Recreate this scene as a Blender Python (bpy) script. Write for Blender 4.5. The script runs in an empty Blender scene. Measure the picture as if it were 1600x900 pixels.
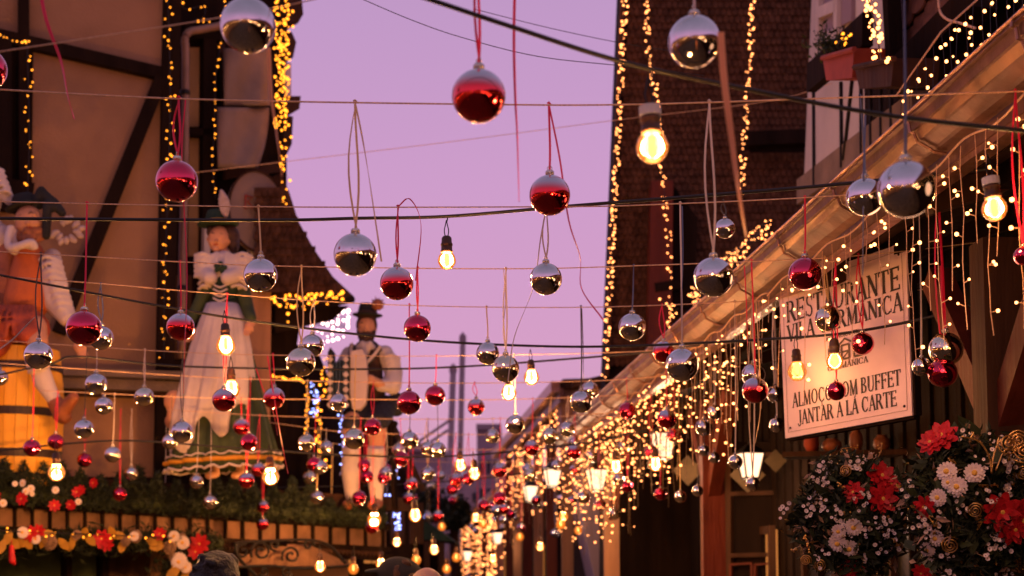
import bpy, math, random
from mathutils import Vector, Matrix
rnd = random.Random(7)
R = math.radians
# ------------------------------------------------------------------ camera, world, exposure
EYE = 1.6
FPX = 50.0 / 36.0 * 1600.0
PITCH = R(5.0)
SHIFT = 0.154
cam_d = bpy.data.cameras.new("camera"); cam = bpy.data.objects.new("camera", cam_d)
bpy.context.scene.collection.objects.link(cam)
cam.location = (0, 0, EYE); cam.rotation_euler = (R(90) + PITCH, 0, 0)
cam_d.lens = 50; cam_d.sensor_width = 36; cam_d.shift_y = SHIFT
cam_d.clip_start = 0.05; cam_d.clip_end = 3000
cam_d.dof.use_dof = True; cam_d.dof.focus_distance = 4.4; cam_d.dof.aperture_fstop = 3.8
S = bpy.context.scene; S.camera = cam
W = bpy.data.worlds.new("World"); S.world = W; W.use_nodes = True
nt = W.node_tree; bg = nt.nodes['Background']
tc = nt.nodes.new('ShaderNodeTexCoord'); sx = nt.nodes.new('ShaderNodeSeparateXYZ')
rp = nt.nodes.new('ShaderNodeValToRGB'); nt.links.new(tc.outputs['Generated'], sx.inputs[0])
nt.links.new(sx.outputs['Z'], rp.inputs[0]); nt.links.new(rp.outputs[0], bg.inputs[0])
e = rp.color_ramp.elements                       # dusk sky: rosy low, lilac higher, greyer overhead
e[0].position = 0.0; e[0].color = (.76, .36, .47, 1)
e[1].position = 1.0; e[1].color = (.25, .21, .33, 1)
for p_, c_ in ((.07, (.74, .37, .53)), (.16, (.715, .37, .61)), (.26, (.66, .36, .635)), (.37, (.575, .34, .61)), (.60, (.36, .27, .44))):
    q_ = e.new(p_); q_.color = (*c_, 1)
bg.inputs[1].default_value = .94
S.view_settings.view_transform = 'Standard'; S.view_settings.look = 'None'
S.view_settings.exposure = 0.0; S.view_settings.gamma = 1.0
S.cycles.sample_clamp_indirect = 20.0
S.cycles.max_bounces = 6; S.cycles.transparent_max_bounces = 12
S.cycles.use_denoising = True

def P(u, v, d):
    """point on the vertical plane Y = d seen at pixel (u, v) of the 1600 x 900 photograph"""
    x = (u - 800) / FPX; y = (450 - v) / FPX + SHIFT * 1600 / FPX
    dy = math.cos(PITCH) - y * math.sin(PITCH); dz = math.sin(PITCH) + y * math.cos(PITCH)
    t = d / dy
    return Vector((x * t, d, EYE + dz * t))
def px(d): return d / FPX                       # metres per pixel at depth d

# ------------------------------------------------------------------ materials
MATS = {}
def mat(name, col, rough=.7, metal=0., var=.15, scale=8., bump=.0, bscale=40., coat=0., coat_ior=1.5, emit=None, estr=0., trans=0., alpha=1., stretch=None, spec=.3, rvar=0.):
    m = bpy.data.materials.new(name); m.use_nodes = True; n = m.node_tree; L = n.links
    b = n.nodes['Principled BSDF']
    b.inputs['Roughness'].default_value = rough; b.inputs['Metallic'].default_value = metal
    b.inputs['Specular IOR Level'].default_value = spec; b.inputs['Coat Weight'].default_value = coat; b.inputs['Coat IOR'].default_value = coat_ior; b.inputs['Coat Roughness'].default_value = .04
    b.inputs['Transmission Weight'].default_value = trans; b.inputs['Alpha'].default_value = alpha
    b.inputs['Base Color'].default_value = (*col, 1)
    if var > 0 or bump > 0:
        t = n.nodes.new('ShaderNodeTexCoord'); mp = n.nodes.new('ShaderNodeMapping')
        if stretch: mp.inputs['Scale'].default_value = stretch
        L.new(t.outputs['Object'], mp.inputs[0])
    if var > 0:
        nz = n.nodes.new('ShaderNodeTexNoise'); nz.inputs['Scale'].default_value = scale; nz.inputs['Detail'].default_value = 6
        L.new(mp.outputs[0], nz.inputs['Vector'])
        r = n.nodes.new('ShaderNodeValToRGB')
        r.color_ramp.elements[0].position = .3; r.color_ramp.elements[1].position = .7
        r.color_ramp.elements[0].color = (*[c * (1 - var) for c in col], 1); r.color_ramp.elements[1].color = (*[min(1, c * (1 + var)) for c in col], 1)
        L.new(nz.outputs['Fac'], r.inputs[0]); L.new(r.outputs[0], b.inputs['Base Color'])
    if bump > 0:
        nb = n.nodes.new('ShaderNodeTexNoise'); nb.inputs['Scale'].default_value = bscale; nb.inputs['Detail'].default_value = 8
        L.new(mp.outputs[0], nb.inputs['Vector'])
        bp = n.nodes.new('ShaderNodeBump'); bp.inputs['Strength'].default_value = bump; bp.inputs['Distance'].default_value = .02
        L.new(nb.outputs['Fac'], bp.inputs['Height']); L.new(bp.outputs[0], b.inputs['Normal'])
    if rvar > 0:                                     # patches of dust and finger marks
        nr = n.nodes.new('ShaderNodeTexNoise'); nr.inputs['Scale'].default_value = 22; nr.inputs['Detail'].default_value = 5; L.new(mp.outputs[0], nr.inputs['Vector'])
        mr = n.nodes.new('ShaderNodeMapRange'); mr.inputs[1].default_value = .5; mr.inputs[2].default_value = .75; mr.inputs[3].default_value = rough; mr.inputs[4].default_value = rough + rvar
        L.new(nr.outputs['Fac'], mr.inputs[0]); L.new(mr.outputs[0], b.inputs['Roughness'])
    if emit:
        b.inputs['Emission Color'].default_value = (*emit, 1); b.inputs['Emission Strength'].default_value = estr
    MATS[name] = m
    return m
def emis(name, col, s, sample=False):
    m = bpy.data.materials.new(name); m.use_nodes = True; n = m.node_tree; n.nodes.clear()
    o = n.nodes.new('ShaderNodeOutputMaterial'); em = n.nodes.new('ShaderNodeEmission')
    em.inputs[0].default_value = (*col, 1); em.inputs[1].default_value = s; n.links.new(em.outputs[0], o.inputs[0])
    m.cycles.emission_sampling = 'AUTO' if sample else 'NONE'
    MATS[name] = m; return m
def red_ball_mat(name, ior, base):
    """red metallic lacquer under a clear glossy coat; a higher coat index gives more sheen at grazing view"""
    m = mat(name, base, rough=.07, metal=1., var=.08, scale=24, rvar=.10, bump=.008, bscale=30, coat=1., coat_ior=ior)
    return m
mat('silver', (.73, .68, .65), .05, 1., var=.08, scale=30, bump=.010, bscale=30, rvar=.10)
mat('silver_gold', (.78, .70, .52), .06, 1., var=.08, scale=30, bump=.010, bscale=30, rvar=.12)
red_ball_mat('red_gloss', 1.5, (.70, .010, .065))
red_ball_mat('red_sky_sheen', 2.4, (.80, .006, .012))
def paint_sky_sheen(m):
    """sky reflection painted into the ball colour: pale crown running into red below"""
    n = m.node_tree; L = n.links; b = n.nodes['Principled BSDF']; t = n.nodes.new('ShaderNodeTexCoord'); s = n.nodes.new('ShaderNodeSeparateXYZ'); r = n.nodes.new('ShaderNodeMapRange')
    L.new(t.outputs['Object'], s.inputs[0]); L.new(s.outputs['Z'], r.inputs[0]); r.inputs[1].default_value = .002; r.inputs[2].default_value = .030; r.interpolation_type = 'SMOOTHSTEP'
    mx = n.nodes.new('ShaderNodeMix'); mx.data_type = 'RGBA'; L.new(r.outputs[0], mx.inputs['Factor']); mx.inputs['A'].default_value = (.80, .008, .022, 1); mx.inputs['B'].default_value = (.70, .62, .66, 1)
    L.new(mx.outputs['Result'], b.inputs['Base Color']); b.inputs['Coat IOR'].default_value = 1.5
paint_sky_sheen(MATS['red_sky_sheen'])
mat('cap_metal', (.7, .62, .5), .25, 1., var=.1)
mat('ribbon_red', (.72, .015, .06), .35, 0, var=.1)
mat('ribbon_gold', (.66, .42, .18), .35, .2, var=.1)
mat('ribbon_blue', (.10, .12, .22), .4, 0, var=.1)
mat('ribbon_white', (.62, .48, .40), .4, 0, var=.1)
mat('strand_dark', (.20, .11, .06), .7, var=.2)
mat('ribbon_dark', (.08, .06, .05), .5, 0, var=.1)
mat('ribbon_orange', (.85, .33, .12), .4, 0, var=.1)
mat('twine', (.70, .42, .25), .8, var=.25, scale=200)
mat('cable', (.018, .014, .013), .5, var=.2, scale=90)
mat('socket', (.07, .03, .015), .4, var=.1)
mat('socket_tag', (.6, .55, .5), .6, var=.05)
mat('plaster_tan', (.34, .172, .085), .9, var=.26, scale=1.1, bump=.35, bscale=45)
mat('slat_tan', (.20, .098, .055), .85, var=.3, scale=7, bump=.3)
mat('plaster_ochre', (.36, .20, .08), .9, var=.2, scale=3, bump=.2)
mat('plaster_white', (.60, .50, .46), .9, var=.10, scale=2, bump=.2)
mat('timber_dark', (.016, .008, .005), .88, spec=.06, var=.4, scale=6, bump=.4, bscale=30, stretch=(1, 1, .15))
mat('timber_brown', (.055, .022, .010), .75, spec=.15, var=.4, scale=7, bump=.4, bscale=30, stretch=(1, 1, .12))
mat('timber_red', (.11, .020, .009), .65, spec=.2, var=.3, scale=7, bump=.3, bscale=30, stretch=(1, 1, .12))
mat('timber_pale', (.30, .14, .07), .7, var=.3, scale=7, bump=.3, bscale=30, stretch=(1, 1, .12))
mat('tile', (.13, .052, .032), .8, var=.45, scale=9, bump=.5, bscale=25)
mat('tile_dark', (.085, .036, .018), .9, spec=.1, var=.5, scale=12, bump=.5, bscale=25)
mat('pipe', (.30, .17, .11), .45, .2, var=.15)
mat('gutter', (.17, .078, .055), .40, .6, var=.35, scale=9, bump=.35, bscale=9)
mat('gutter_bright', (.36, .18, .12), .30, .8, var=.3, scale=14, bump=.35, bscale=16)
mat('sign_white', (.84, .59, .60), .45, var=.09, scale=5, bump=.05, bscale=8)
mat('ink', (.03, .018, .016), .6, var=0)
mat('ink_soft', (.10, .055, .045), .6, var=0)
mat('line_ink', (.35, .2, .16), .6, var=0)
mat('stone', (.16, .12, .10), .85, var=.3, scale=9, bump=.5, bscale=30)
mat('ledge', (.20, .13, .09), .8, var=.25, scale=5, bump=.4)
mat('iron', (.02, .016, .014), .5, .4, var=.3, scale=20)
mat('glass_dark', (.012, .010, .010), .3, 0, var=.1)
mat('frame_white', (.62, .50, .44), .6, var=.08)
mat('skin', (.58, .26, .13), .55, var=.08, scale=9)
mat('skin_real', (.45, .24, .17), .55, var=.08, scale=9, bump=.1, bscale=80)
mat('hair_brown', (.06, .025, .012), .6, var=.4, scale=30, bump=.6, bscale=60)
mat('hair_black', (.012, .009, .008), .5, var=.4, scale=30, bump=.6, bscale=60)
mat('beard', (.30, .10, .04), .7, var=.4, scale=30, bump=.8, bscale=50)
mat('hat_green', (.018, .035, .018), .8, var=.3, scale=10, bump=.2)
mat('hat_dark', (.02, .018, .016), .8, var=.3, scale=10, bump=.2)
mat('cloth_white', (.62, .48, .42), .8, var=.10, scale=6, bump=.4, bscale=18)
mat('cloth_green', (.045, .058, .020), .75, var=.3, scale=7, bump=.3, bscale=18)
mat('cloth_dgreen', (.02, .04, .02), .75, var=.3, scale=14, bump=.3)
mat('cloth_orange', (.50, .11, .02), .6, var=.2, scale=5, bump=.4, bscale=14)
mat('cloth_red', (.34, .06, .025), .6, var=.35, scale=9, bump=.5, bscale=14)
mat('cloth_brown', (.065, .026, .014), .8, var=.3, scale=9, bump=.3)
mat('cloth_dark', (.03, .025, .028), .85, var=.3, scale=9, bump=.3)
mat('leather', (.30, .09, .035), .45, var=.3, scale=9, bump=.4)
mat('trim_yellow', (.62, .26, .02), .6, var=.1)
mat('barrel', (.92, .40, .03), .5, var=.18, scale=6, bump=.3, bscale=30, stretch=(1, 1, .1))
mat('hoop', (.05, .03, .02), .5, .3, var=.3)
mat('accordion_white', (.66, .48, .40), .4, var=.05)
mat('accordion_blue', (.05, .08, .11), .5, var=.2)
mat('feather', (.45, .32, .27), .8, var=.2, scale=30, bump=.6)
mat('leaf_dark', (.035, .045, .015), .7, var=.5, scale=4)
mat('leaf_fir', (.018, .024, .009), .7, var=.5, scale=5)
mat('leaf_yellow', (.42, .21, .025), .6, var=.25, scale=12)
mat('petal_white', (.80, .66, .60), .6, var=.06, scale=20)
mat('petal_red', (.50, .012, .018), .5, var=.2, scale=20)
mat('petal_core', (.70, .38, .06), .6, var=.2, scale=30)
mat('gold', (.60, .34, .11), .28, .9, var=.15, scale=30)
mat('pinecone', (.32, .19, .12), .8, var=.4, scale=30)
mat('pot_red', (.30, .045, .02), .7, var=.2)
mat('ground', (.085, .058, .030), .75, var=.4, scale=2.5, bump=.6, bscale=10)
mat('far_grey', (.30, .21, .24), .9, var=.15, scale=.6)
mat('far_wall', (.38, .26, .27), .9, var=.2, scale=.8)
mat('pole_grey', (.36, .27, .31), .6, var=.1)
mat('drape', (.23, .15, .11), .55, var=.25, scale=3, bump=.5, bscale=7)
mat('oval', (.22, .14, .10), .5, var=.15, scale=4)
mat('faded_red', (.25, .04, .03), .6, var=.2)
mat('shirt_black', (.02, .018, .02), .9, var=.3)
mat('shirt_blue', (.05, .06, .12), .9, var=.3)
mat('diamond', (.10, .055, .02), .7, var=.3)
mat('lamp_metal', (.02, .015, .013), .4, .5, var=.1)
emis('mini_warm', (1, .31, .085), 7.5)
emis('mini_near', (1, .36, .11), 7.5)
emis('mini_gold', (1, .29, .018), 4.5)
emis('mini_white', (1, .62, .56), 7)
emis('mini_blue', (.30, .36, 1.0), 6)
emis('rear_fill_bulb', (1, .45, .14), 60, True)  # emitter of the added bulbs out of view
emis('filament', (1, .40, .12), 10)
emis('lantern_glow', (1, .58, .34), 2.6)
emis('window_glow', (1, .32, .07), .55)
def globe_mat():
    m = bpy.data.materials.new('amber_glass'); m.use_nodes = True; n = m.node_tree; n.nodes.clear(); L = n.links
    o = n.nodes.new('ShaderNodeOutputMaterial'); tr = n.nodes.new('ShaderNodeBsdfTransparent'); em = n.nodes.new('ShaderNodeEmission')
    gl = n.nodes.new('ShaderNodeBsdfGlossy'); gl.inputs['Roughness'].default_value = .05
    tr.inputs[0].default_value = (1, .86, .68, 1); em.inputs[0].default_value = (1, .21, .018, 1); em.inputs[1].default_value = 1.5
    a = n.nodes.new('ShaderNodeMixShader'); b = n.nodes.new('ShaderNodeMixShader'); f = n.nodes.new('ShaderNodeFresnel')
    a.inputs[0].default_value = .62; L.new(tr.outputs[0], a.inputs[1]); L.new(em.outputs[0], a.inputs[2])
    L.new(f.outputs[0], b.inputs[0]); L.new(a.outputs[0], b.inputs[1]); L.new(gl.outputs[0], b.inputs[2]); L.new(b.outputs[0], o.inputs[0])
    m.cycles.emission_sampling = 'NONE'; MATS['amber_glass'] = m
globe_mat()

# ------------------------------------------------------------------ helpers
col = S.collection
def props(o, label=None, cat=None, group=None, kind=None):
    if label: o['label'] = label
    if cat: o['category'] = cat
    if group: o['group'] = group
    if kind: o['kind'] = kind
    return o
def thing(name, label, cat, loc=(0, 0, 0), group=None):
    o = bpy.data.objects.new(name, None); col.objects.link(o); o.location = loc; o.empty_display_size = .1
    return props(o, label, cat, group)
def inst(name, mesh, parent=None, loc=None, rot=None, scale=None, M=None):
    o = bpy.data.objects.new(name, mesh); col.objects.link(o)
    if parent: o.parent = parent
    if M is not None: o.matrix_local = M
    else:
        if loc is not None: o.location = loc
        if rot is not None: o.rotation_euler = rot
        if scale is not None: o.scale = (scale,) * 3 if isinstance(scale, (int, float)) else scale
    return o
def wpos(parent):
    v = Vector((0, 0, 0))
    while parent is not None: v += Vector(parent.location); parent = parent.parent
    return v
class MB:
    def __init__(s): s.v = []; s.f = []
    def add(s, vs, fs):
        k = len(s.v); s.v += [tuple(v) for v in vs]; s.f += [tuple(i + k for i in f) for f in fs]; return s
    def box(s, c, size, M=None):
        c = Vector(c); h = Vector(size) / 2
        vs = []
        for z in (-1, 1):
            for x, y in ((-1, -1), (1, -1), (1, 1), (-1, 1)):
                q = Vector((x * h.x, y * h.y, z * h.z)); vs.append(c + (M @ q if M else q))
        return s.add(vs, [(3, 2, 1, 0), (4, 5, 6, 7), (0, 1, 5, 4), (1, 2, 6, 5), (2, 3, 7, 6), (3, 0, 4, 7)])
    def bar(s, a, b, w, h, up=(0, 0, 1)):
        """box beam from a to b, w across, h along up"""
        a = Vector(a); b = Vector(b); d = (b - a).normalized(); u = Vector(up)
        if abs(d.dot(u)) > .98: u = Vector((0, 1, 0))
        x = d.cross(u).normalized(); z = x.cross(d).normalized()
        vs = []
        for p in (a, b):
            for i, j in ((-1, -1), (1, -1), (1, 1), (-1, 1)): vs.append(p + x * i * w / 2 + z * j * h / 2)
        return s.add(vs, [(0, 1, 2, 3), (7, 6, 5, 4), (4, 5, 1, 0), (5, 6, 2, 1), (6, 7, 3, 2), (7, 4, 0, 3)])
    def tube(s, pts, r, n=6, caps=True):
        pts = [Vector(p) for p in pts]; rs = r if isinstance(r, (list, tuple)) else [r] * len(pts)
        ref = Vector((0, 0, 1)); vs = []; fs = []
        for i, p in enumerate(pts):
            d = (pts[min(i + 1, len(pts) - 1)] - pts[max(i - 1, 0)])
            d = d.normalized() if d.length > 1e-9 else Vector((0, 0, 1))
            u = ref if abs(d.dot(ref)) < .95 else Vector((0, 1, 0))
            x = d.cross(u).normalized(); y = d.cross(x).normalized()
            for k in range(n):
                a = 2 * math.pi * k / n; vs.append(p + (x * math.cos(a) + y * math.sin(a)) * rs[i])
        for i in range(len(pts) - 1):
            for k in range(n):
                a = i * n + k; b = i * n + (k + 1) % n; fs.append((a, b, b + n, a + n))
        if caps: fs.append(tuple(range(n - 1, -1, -1))); fs.append(tuple(range((len(pts) - 1) * n, len(pts) * n)))
        return s.add(vs, fs)
    def lathe(s, prof, n=24, c=(0, 0, 0), axis=None):
        """prof = [(r, z)...]"""
        c = Vector(c); M = axis if axis is not None else Matrix.Identity(3); vs = []; fs = []
        for r, z in prof:
            for k in range(n):
                a = 2 * math.pi * k / n; vs.append(c + M @ Vector((r * math.cos(a), r * math.sin(a), z)))
        for i in range(len(prof) - 1):
            for k in range(n):
                a = i * n + k; b = i * n + (k + 1) % n; fs.append((a, b, b + n, a + n))
        if prof[0][0] > 1e-6: fs.append(tuple(range(n - 1, -1, -1)))
        if prof[-1][0] > 1e-6: fs.append(tuple(range((len(prof) - 1) * n, len(prof) * n)))
        return s.add(vs, fs)
    def ell(s, c, r, M=None, n=16, m=10):
        c = Vector(c); r = Vector(r) if not isinstance(r, (int, float)) else Vector((r, r, r)); vs = []; fs = []
        for i in range(m + 1):
            t = math.pi * i / m
            for k in range(n):
                a = 2 * math.pi * k / n
                q = Vector((r.x * math.sin(t) * math.cos(a), r.y * math.sin(t) * math.sin(a), r.z * math.cos(t)))
                vs.append(c + (M @ q if M else q))
        for i in range(m):
            for k in range(n):
                a = i * n + k; b = i * n + (k + 1) % n; fs.append((a, a + n, b + n, b))
        return s.add(vs, fs)
    def cap(s, a, b, ra, rb, n=12):
        """tapered capsule"""
        a = Vector(a); b = Vector(b); d = b - a; L = d.length; q = Vector((0, 0, 1)).rotation_difference(d.normalized()).to_matrix() if L > 1e-6 else Matrix.Identity(3)
        prof = []
        for i in range(5): t = -math.pi / 2 + math.pi / 2 * i / 4; prof.append((max(ra * math.cos(t), 1e-5), ra * math.sin(t)))
        for i in range(5): t = math.pi / 2 * i / 4; prof.append((max(rb * math.cos(t), 1e-5), L + rb * math.sin(t)))
        return s.lathe(prof, n, a, q)
    def octa(s, c, r):
        c = Vector(c); t = (1 + 5 ** .5) / 2; k = r / (1 + t * t) ** .5
        vs = [(-1, t, 0), (1, t, 0), (-1, -t, 0), (1, -t, 0), (0, -1, t), (0, 1, t), (0, -1, -t), (0, 1, -t), (t, 0, -1), (t, 0, 1), (-t, 0, -1), (-t, 0, 1)]
        fs = [(0, 11, 5), (0, 5, 1), (0, 1, 7), (0, 7, 10), (0, 10, 11), (1, 5, 9), (5, 11, 4), (11, 10, 2), (10, 7, 6), (7, 1, 8), (3, 9, 4), (3, 4, 2), (3, 2, 6), (3, 6, 8), (3, 8, 9), (4, 9, 5), (2, 4, 11), (6, 2, 10), (8, 6, 7), (9, 8, 1)]
        return s.add([c + Vector(v) * k for v in vs], fs)
    def prism(s, poly, depth, M=None, c=(0, 0, 0)):
        """polygon in local xz, extruded along +y by depth"""
        c = Vector(c); n = len(poly); T = (lambda q: c + (M @ q if M else q))
        vs = [T(Vector((x, 0, z))) for x, z in poly] + [T(Vector((x, depth, z))) for x, z in poly]
        fs = [tuple(range(n)), tuple(range(2 * n - 1, n - 1, -1))] + [((i + 1) % n, i, i + n, (i + 1) % n + n) for i in range(n)]
        return s.add(vs, fs)
    def strip(s, pts, w, side=(1, 0, 0), twist=0., th=.0006):
        """flat ribbon with a little thickness along pts"""
        pts = [Vector(p) for p in pts]; vs = []; fs = []; ws = w if isinstance(w, (list, tuple)) else [w] * len(pts); N = len(pts)
        for i, p in enumerate(pts):
            d = (pts[min(i + 1, N - 1)] - pts[max(i - 1, 0)]).normalized(); sd = Vector(side)
            sd = (sd - d * sd.dot(d)).normalized(); nn = d.cross(sd)
            a = twist * i / (N - 1); q = sd * math.cos(a) + nn * math.sin(a); m_ = d.cross(q) * th
            vs += [p - q * ws[i] / 2 - m_, p + q * ws[i] / 2 - m_, p + q * ws[i] / 2 + m_, p - q * ws[i] / 2 + m_]
        for i in range(N - 1):
            for k in range(4):
                a = i * 4 + k; b = i * 4 + (k + 1) % 4; fs.append((a, b, b + 4, a + 4))
        fs += [(3, 2, 1, 0), tuple(4 * (N - 1) + k for k in range(4))]
        return s.add(vs, fs)
    def mesh(s, name, m, smooth=False, org=(0, 0, 0)):
        me = bpy.data.meshes.new(name); o = Vector(org)
        me.from_pydata([tuple(Vector(v) - o) for v in s.v], [], s.f); me.materials.append(MATS[m])
        if smooth: me.polygons.foreach_set('use_smooth', [True] * len(me.polygons))
        me.update(); return me
    def build(s, name, m, parent=None, smooth=False, kind=None, label=None, loc=None):
        org = wpos(parent) + (Vector(loc) if loc is not None else Vector((0, 0, 0)))
        o = inst(name, s.mesh(name, m, smooth, org), parent, loc=(loc if loc is not None else (0, 0, 0)))
        return props(o, label, kind=kind)
    def solo(s, name, m, label, cat, smooth=False, group=None, kind=None, loc=None):
        """a top-level thing that is one mesh"""
        if loc is None:
            n = len(s.v); loc = (sum(v[0] for v in s.v) / n, sum(v[1] for v in s.v) / n, min(v[2] for v in s.v))
        o = inst(name, s.mesh(name, m, smooth, loc), None, loc=loc)
        return props(o, label, cat, group, kind)
def blob(mb, name, m, parent, voxel=.02, smooth=2, label=None):
    """many overlapping rounded volumes grown into one continuous surface"""
    o = mb.build(name, m, parent, label=label)
    r = o.modifiers.new('remesh', 'REMESH'); r.mode = 'VOXEL'; r.voxel_size = voxel; r.use_smooth_shade = True
    if smooth:
        q = o.modifiers.new('smooth', 'SMOOTH'); q.iterations = smooth; q.factor = .6
    return o
def poly(pts, n=10):
    """Catmull-Rom through pts"""
    pts = [Vector(p) for p in pts]
    if len(pts) < 3: return [pts[0].lerp(pts[-1], i / n) for i in range(n + 1)]
    q = [pts[0] * 2 - pts[1]] + pts + [pts[-1] * 2 - pts[-2]]; out = []
    for i in range(1, len(q) - 2):
        for k in range(n):
            t = k / n; a, b, c, d = q[i - 1], q[i], q[i + 1], q[i + 2]
            out.append(.5 * ((2 * b) + (c - a) * t + (2 * a - 5 * b + 4 * c - d) * t * t + (3 * b - a - 3 * c + d) * t ** 3))
    out.append(pts[-1]); return out
def glow(parent, p, watts, col_=(1, .48, .16), size=.15):
    """the light a string of small bulbs gives off as a whole"""
    l = bpy.data.lights.new('string_light', 'POINT'); l.energy = watts; l.color = col_; l.shadow_soft_size = size
    o = bpy.data.objects.new('string_light', l); col.objects.link(o); o.parent = parent; o.location = Vector(p) - wpos(parent)
def minis(points, r, m, parent, name='mini_bulb', label=None):
    b = MB()
    for p in points: b.octa(p, r * rnd.uniform(.6, 1.25))
    return b.build(name, m, parent, kind='stuff', label=label)
# ================================================================== SETTING
def ray(u, v):
    x = (u - 800) / FPX; y = (450 - v) / FPX + SHIFT * 1600 / FPX
    return Vector((x, math.cos(PITCH) - y * math.sin(PITCH), math.sin(PITCH) + y * math.cos(PITCH)))
class Pl:
    """a vertical plane through two ground points given as (column at eye level, depth)"""
    def __init__(s, u0, d0, u1, d1):
        s.a = P(u0, 890, d0); s.b = P(u1, 890, d1); d = (s.b - s.a); d.z = 0; s.d = d.normalized()
        s.n = Vector((s.d.y, -s.d.x, 0))
        if s.n.dot(Vector((0, 0, 0)) - s.a) < 0: s.n = -s.n
    def hit(s, u, v, off=0.):
        r = ray(u, v); o = Vector((0, 0, EYE)); k = (s.a + s.n * off - o).dot(s.n) / r.dot(s.n); return o + r * k
    def px(s, u, v): return (s.hit(u + 1, v) - s.hit(u, v)).length
    def slab(s, mb, pts, off=0., th=.1):
        f = [s.hit(u, v, off) for u, v in pts]; n = len(f); bk = [p - s.n * th for p in f]
        return mb.add(f + bk, [tuple(range(n)), tuple(range(2 * n - 1, n - 1, -1))] + [((i + 1) % n, i, i + n, (i + 1) % n + n) for i in range(n)])
    def beam(s, mb, u0, v0, u1, v1, w, off=.03, th=.08):
        a = s.hit(u0, v0, off); b = s.hit(u1, v1, off); return mb.bar(a, b, w * s.px((u0 + u1) / 2, (v0 + v1) / 2), th, s.n)
def flat(z, x0, y0, x1, y1, th=.1): return MB().box(((x0 + x1) / 2, (y0 + y1) / 2, z - th / 2), (x1 - x0, y1 - y0, th))
g = flat(0, -400, -60, 400, 1200, .3); props(inst('ground', g.mesh('ground', 'ground')), kind='structure')

def dots_line(pts, n, jit, r=.006, z=0):
    out = []; q = poly(pts, 12); L = [0]
    for a, b in zip(q, q[1:]): L.append(L[-1] + (b - a).length)
    for k in range(n):
        t = L[-1] * (k + rnd.random() * .8) / n; i = 0
        while i < len(L) - 2 and L[i + 1] < t: i += 1
        p = q[i].lerp(q[i + 1], (t - L[i]) / max(L[i + 1] - L[i], 1e-6))
        out.append(p + Vector((rnd.uniform(-1, 1), rnd.uniform(-1, 1), rnd.uniform(-1, 1))) * jit)
    return out
def light_string(pts, n, label, m='mini_gold', r=.008, jit=.02, wire='cable', group=None):
    """a string of small lights: the wire and its bulbs"""
    pts = [Vector(p) for p in pts]
    t = thing('fairy_light_string', label, 'fairy lights', pts[-1], group)
    MB().tube(poly(pts, 6), .0035, 5).build('wire', wire, t)
    minis(dots_line(pts, n, jit), r, m, t); return t

# ---- the timbered house by the barrel statue
H1 = Pl(-60, 10.9, 262, 11.5)
th = thing('timbered_house', 'tan plastered house with dark timber beams behind the barrel statue', 'house', (H1.a.x, H1.a.y, 0))
b = MB(); H1.slab(b, [(-420, -160), (262, -160), (262, 905), (-420, 905)], 0, .25); b.build('wall', 'plaster_tan', th)
BE = [(36, -160, 38, 320, 17), (-420, -40, 262, 118, 21), (272, -160, 254, 760, 27), (252, 122, 92, 520, 21), (-60, 280, 52, 300, 26),
      (-30, 60, -20, 900, 30), (8, 60, 8, 330, 20), (-420, 745, 262, 752, 12)]
for i, q in enumerate(BE):
    b = MB(); H1.beam(b, *q, off=.035 + .006 * i, th=.09); b.build('beam', 'timber_dark', th)
b = MB(); H1.slab(b, [(0, 56), (52, 66), (50, 300), (0, 290)], .016, .02); b.build('dark_panel', 'timber_dark', th)
for v0, w, off, m in ((580, 12, .16, 'ledge'), (598, 16, .10, 'ledge'), (612, 9, .05, 'timber_brown')):
    b = MB(); H1.beam(b, 60, v0, 300, v0 + 8, w, off=off, th=.12); b.build('ledge_moulding', m, th)
light_string([H1.hit(262, -20, .12), H1.hit(266, 150, .12), H1.hit(262, 300, .12), H1.hit(257, 450, .12), H1.hit(256, 560, .12)], 64, 'gold fairy lights running down the dark corner post of the tan house', jit=.035)
light_string([H1.hit(42, 60, .12), H1.hit(46, 200, .12), H1.hit(43, 305, .12)], 24, 'gold fairy lights down the dark post above the barrel statue', jit=.035)
light_string([H1.hit(-5, 52, .12), H1.hit(25, 66, .12), H1.hit(50, 64, .12)], 8, 'short row of gold fairy lights along the level beam of the tan house', jit=.01)

# ---- the bay house with drainpipe, drape and oval sign
H2 = Pl(262, 11.9, 455, 12.6)
th = thing('bay_house', 'dark timber bay house with drainpipe and flared tile roof', 'house', (H2.a.x, H2.a.y, 0))
b = MB(); H2.slab(b, [(255, -160), (448, -160), (448, 310), (470, 500), (440, 700), (440, 905), (255, 905)], 0, .3); b.build('wall', 'timber_dark', th)
for pts, m, off in (([(297, 74), (315, 74), (313, 198), (295, 198)], 'plaster_ochre', .02), ([(296, 216), (313, 216), (311, 400), (294, 400)], 'plaster_ochre', .02),
                    ([(342, 60), (352, 60), (350, 262), (340, 262)], 'timber_brown', .03), ([(352, 262), (440, 250), (440, 268), (352, 280)], 'timber_brown', .10),
                    ([(385, 430), (424, 430), (421, 740), (380, 740)], 'timber_pale', .25), ([(262, 430), (300, 430), (298, 560), (262, 560)], 'timber_brown', .02),
                    ([(292, 560), (330, 560), (330, 740), (292, 740)], 'plaster_tan', .02)):
    b = MB(); H2.slab(b, pts, off, .05 if off < .2 else .15); b.build('panel', m, th)
for q in ((325, 60, 322, 570, 20), (285, 208, 330, 208, 10), (346, 85, 346, 190, 9), (285, 48, 350, 58, 16)):
    b = MB(); H2.beam(b, *q, off=.06, th=.1); b.build('beam', 'timber_dark', th)
pp = [H2.hit(u, v, .22) for u, v in ((350, 39), (315, 46), (296, 50), (289, 62), (290, 90), (289, 250), (285, 420), (284, 560))]
b = MB(); b.tube(poly(pp, 6), .033, 12); b.build('drainpipe', 'pipe', th, smooth=True)
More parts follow.
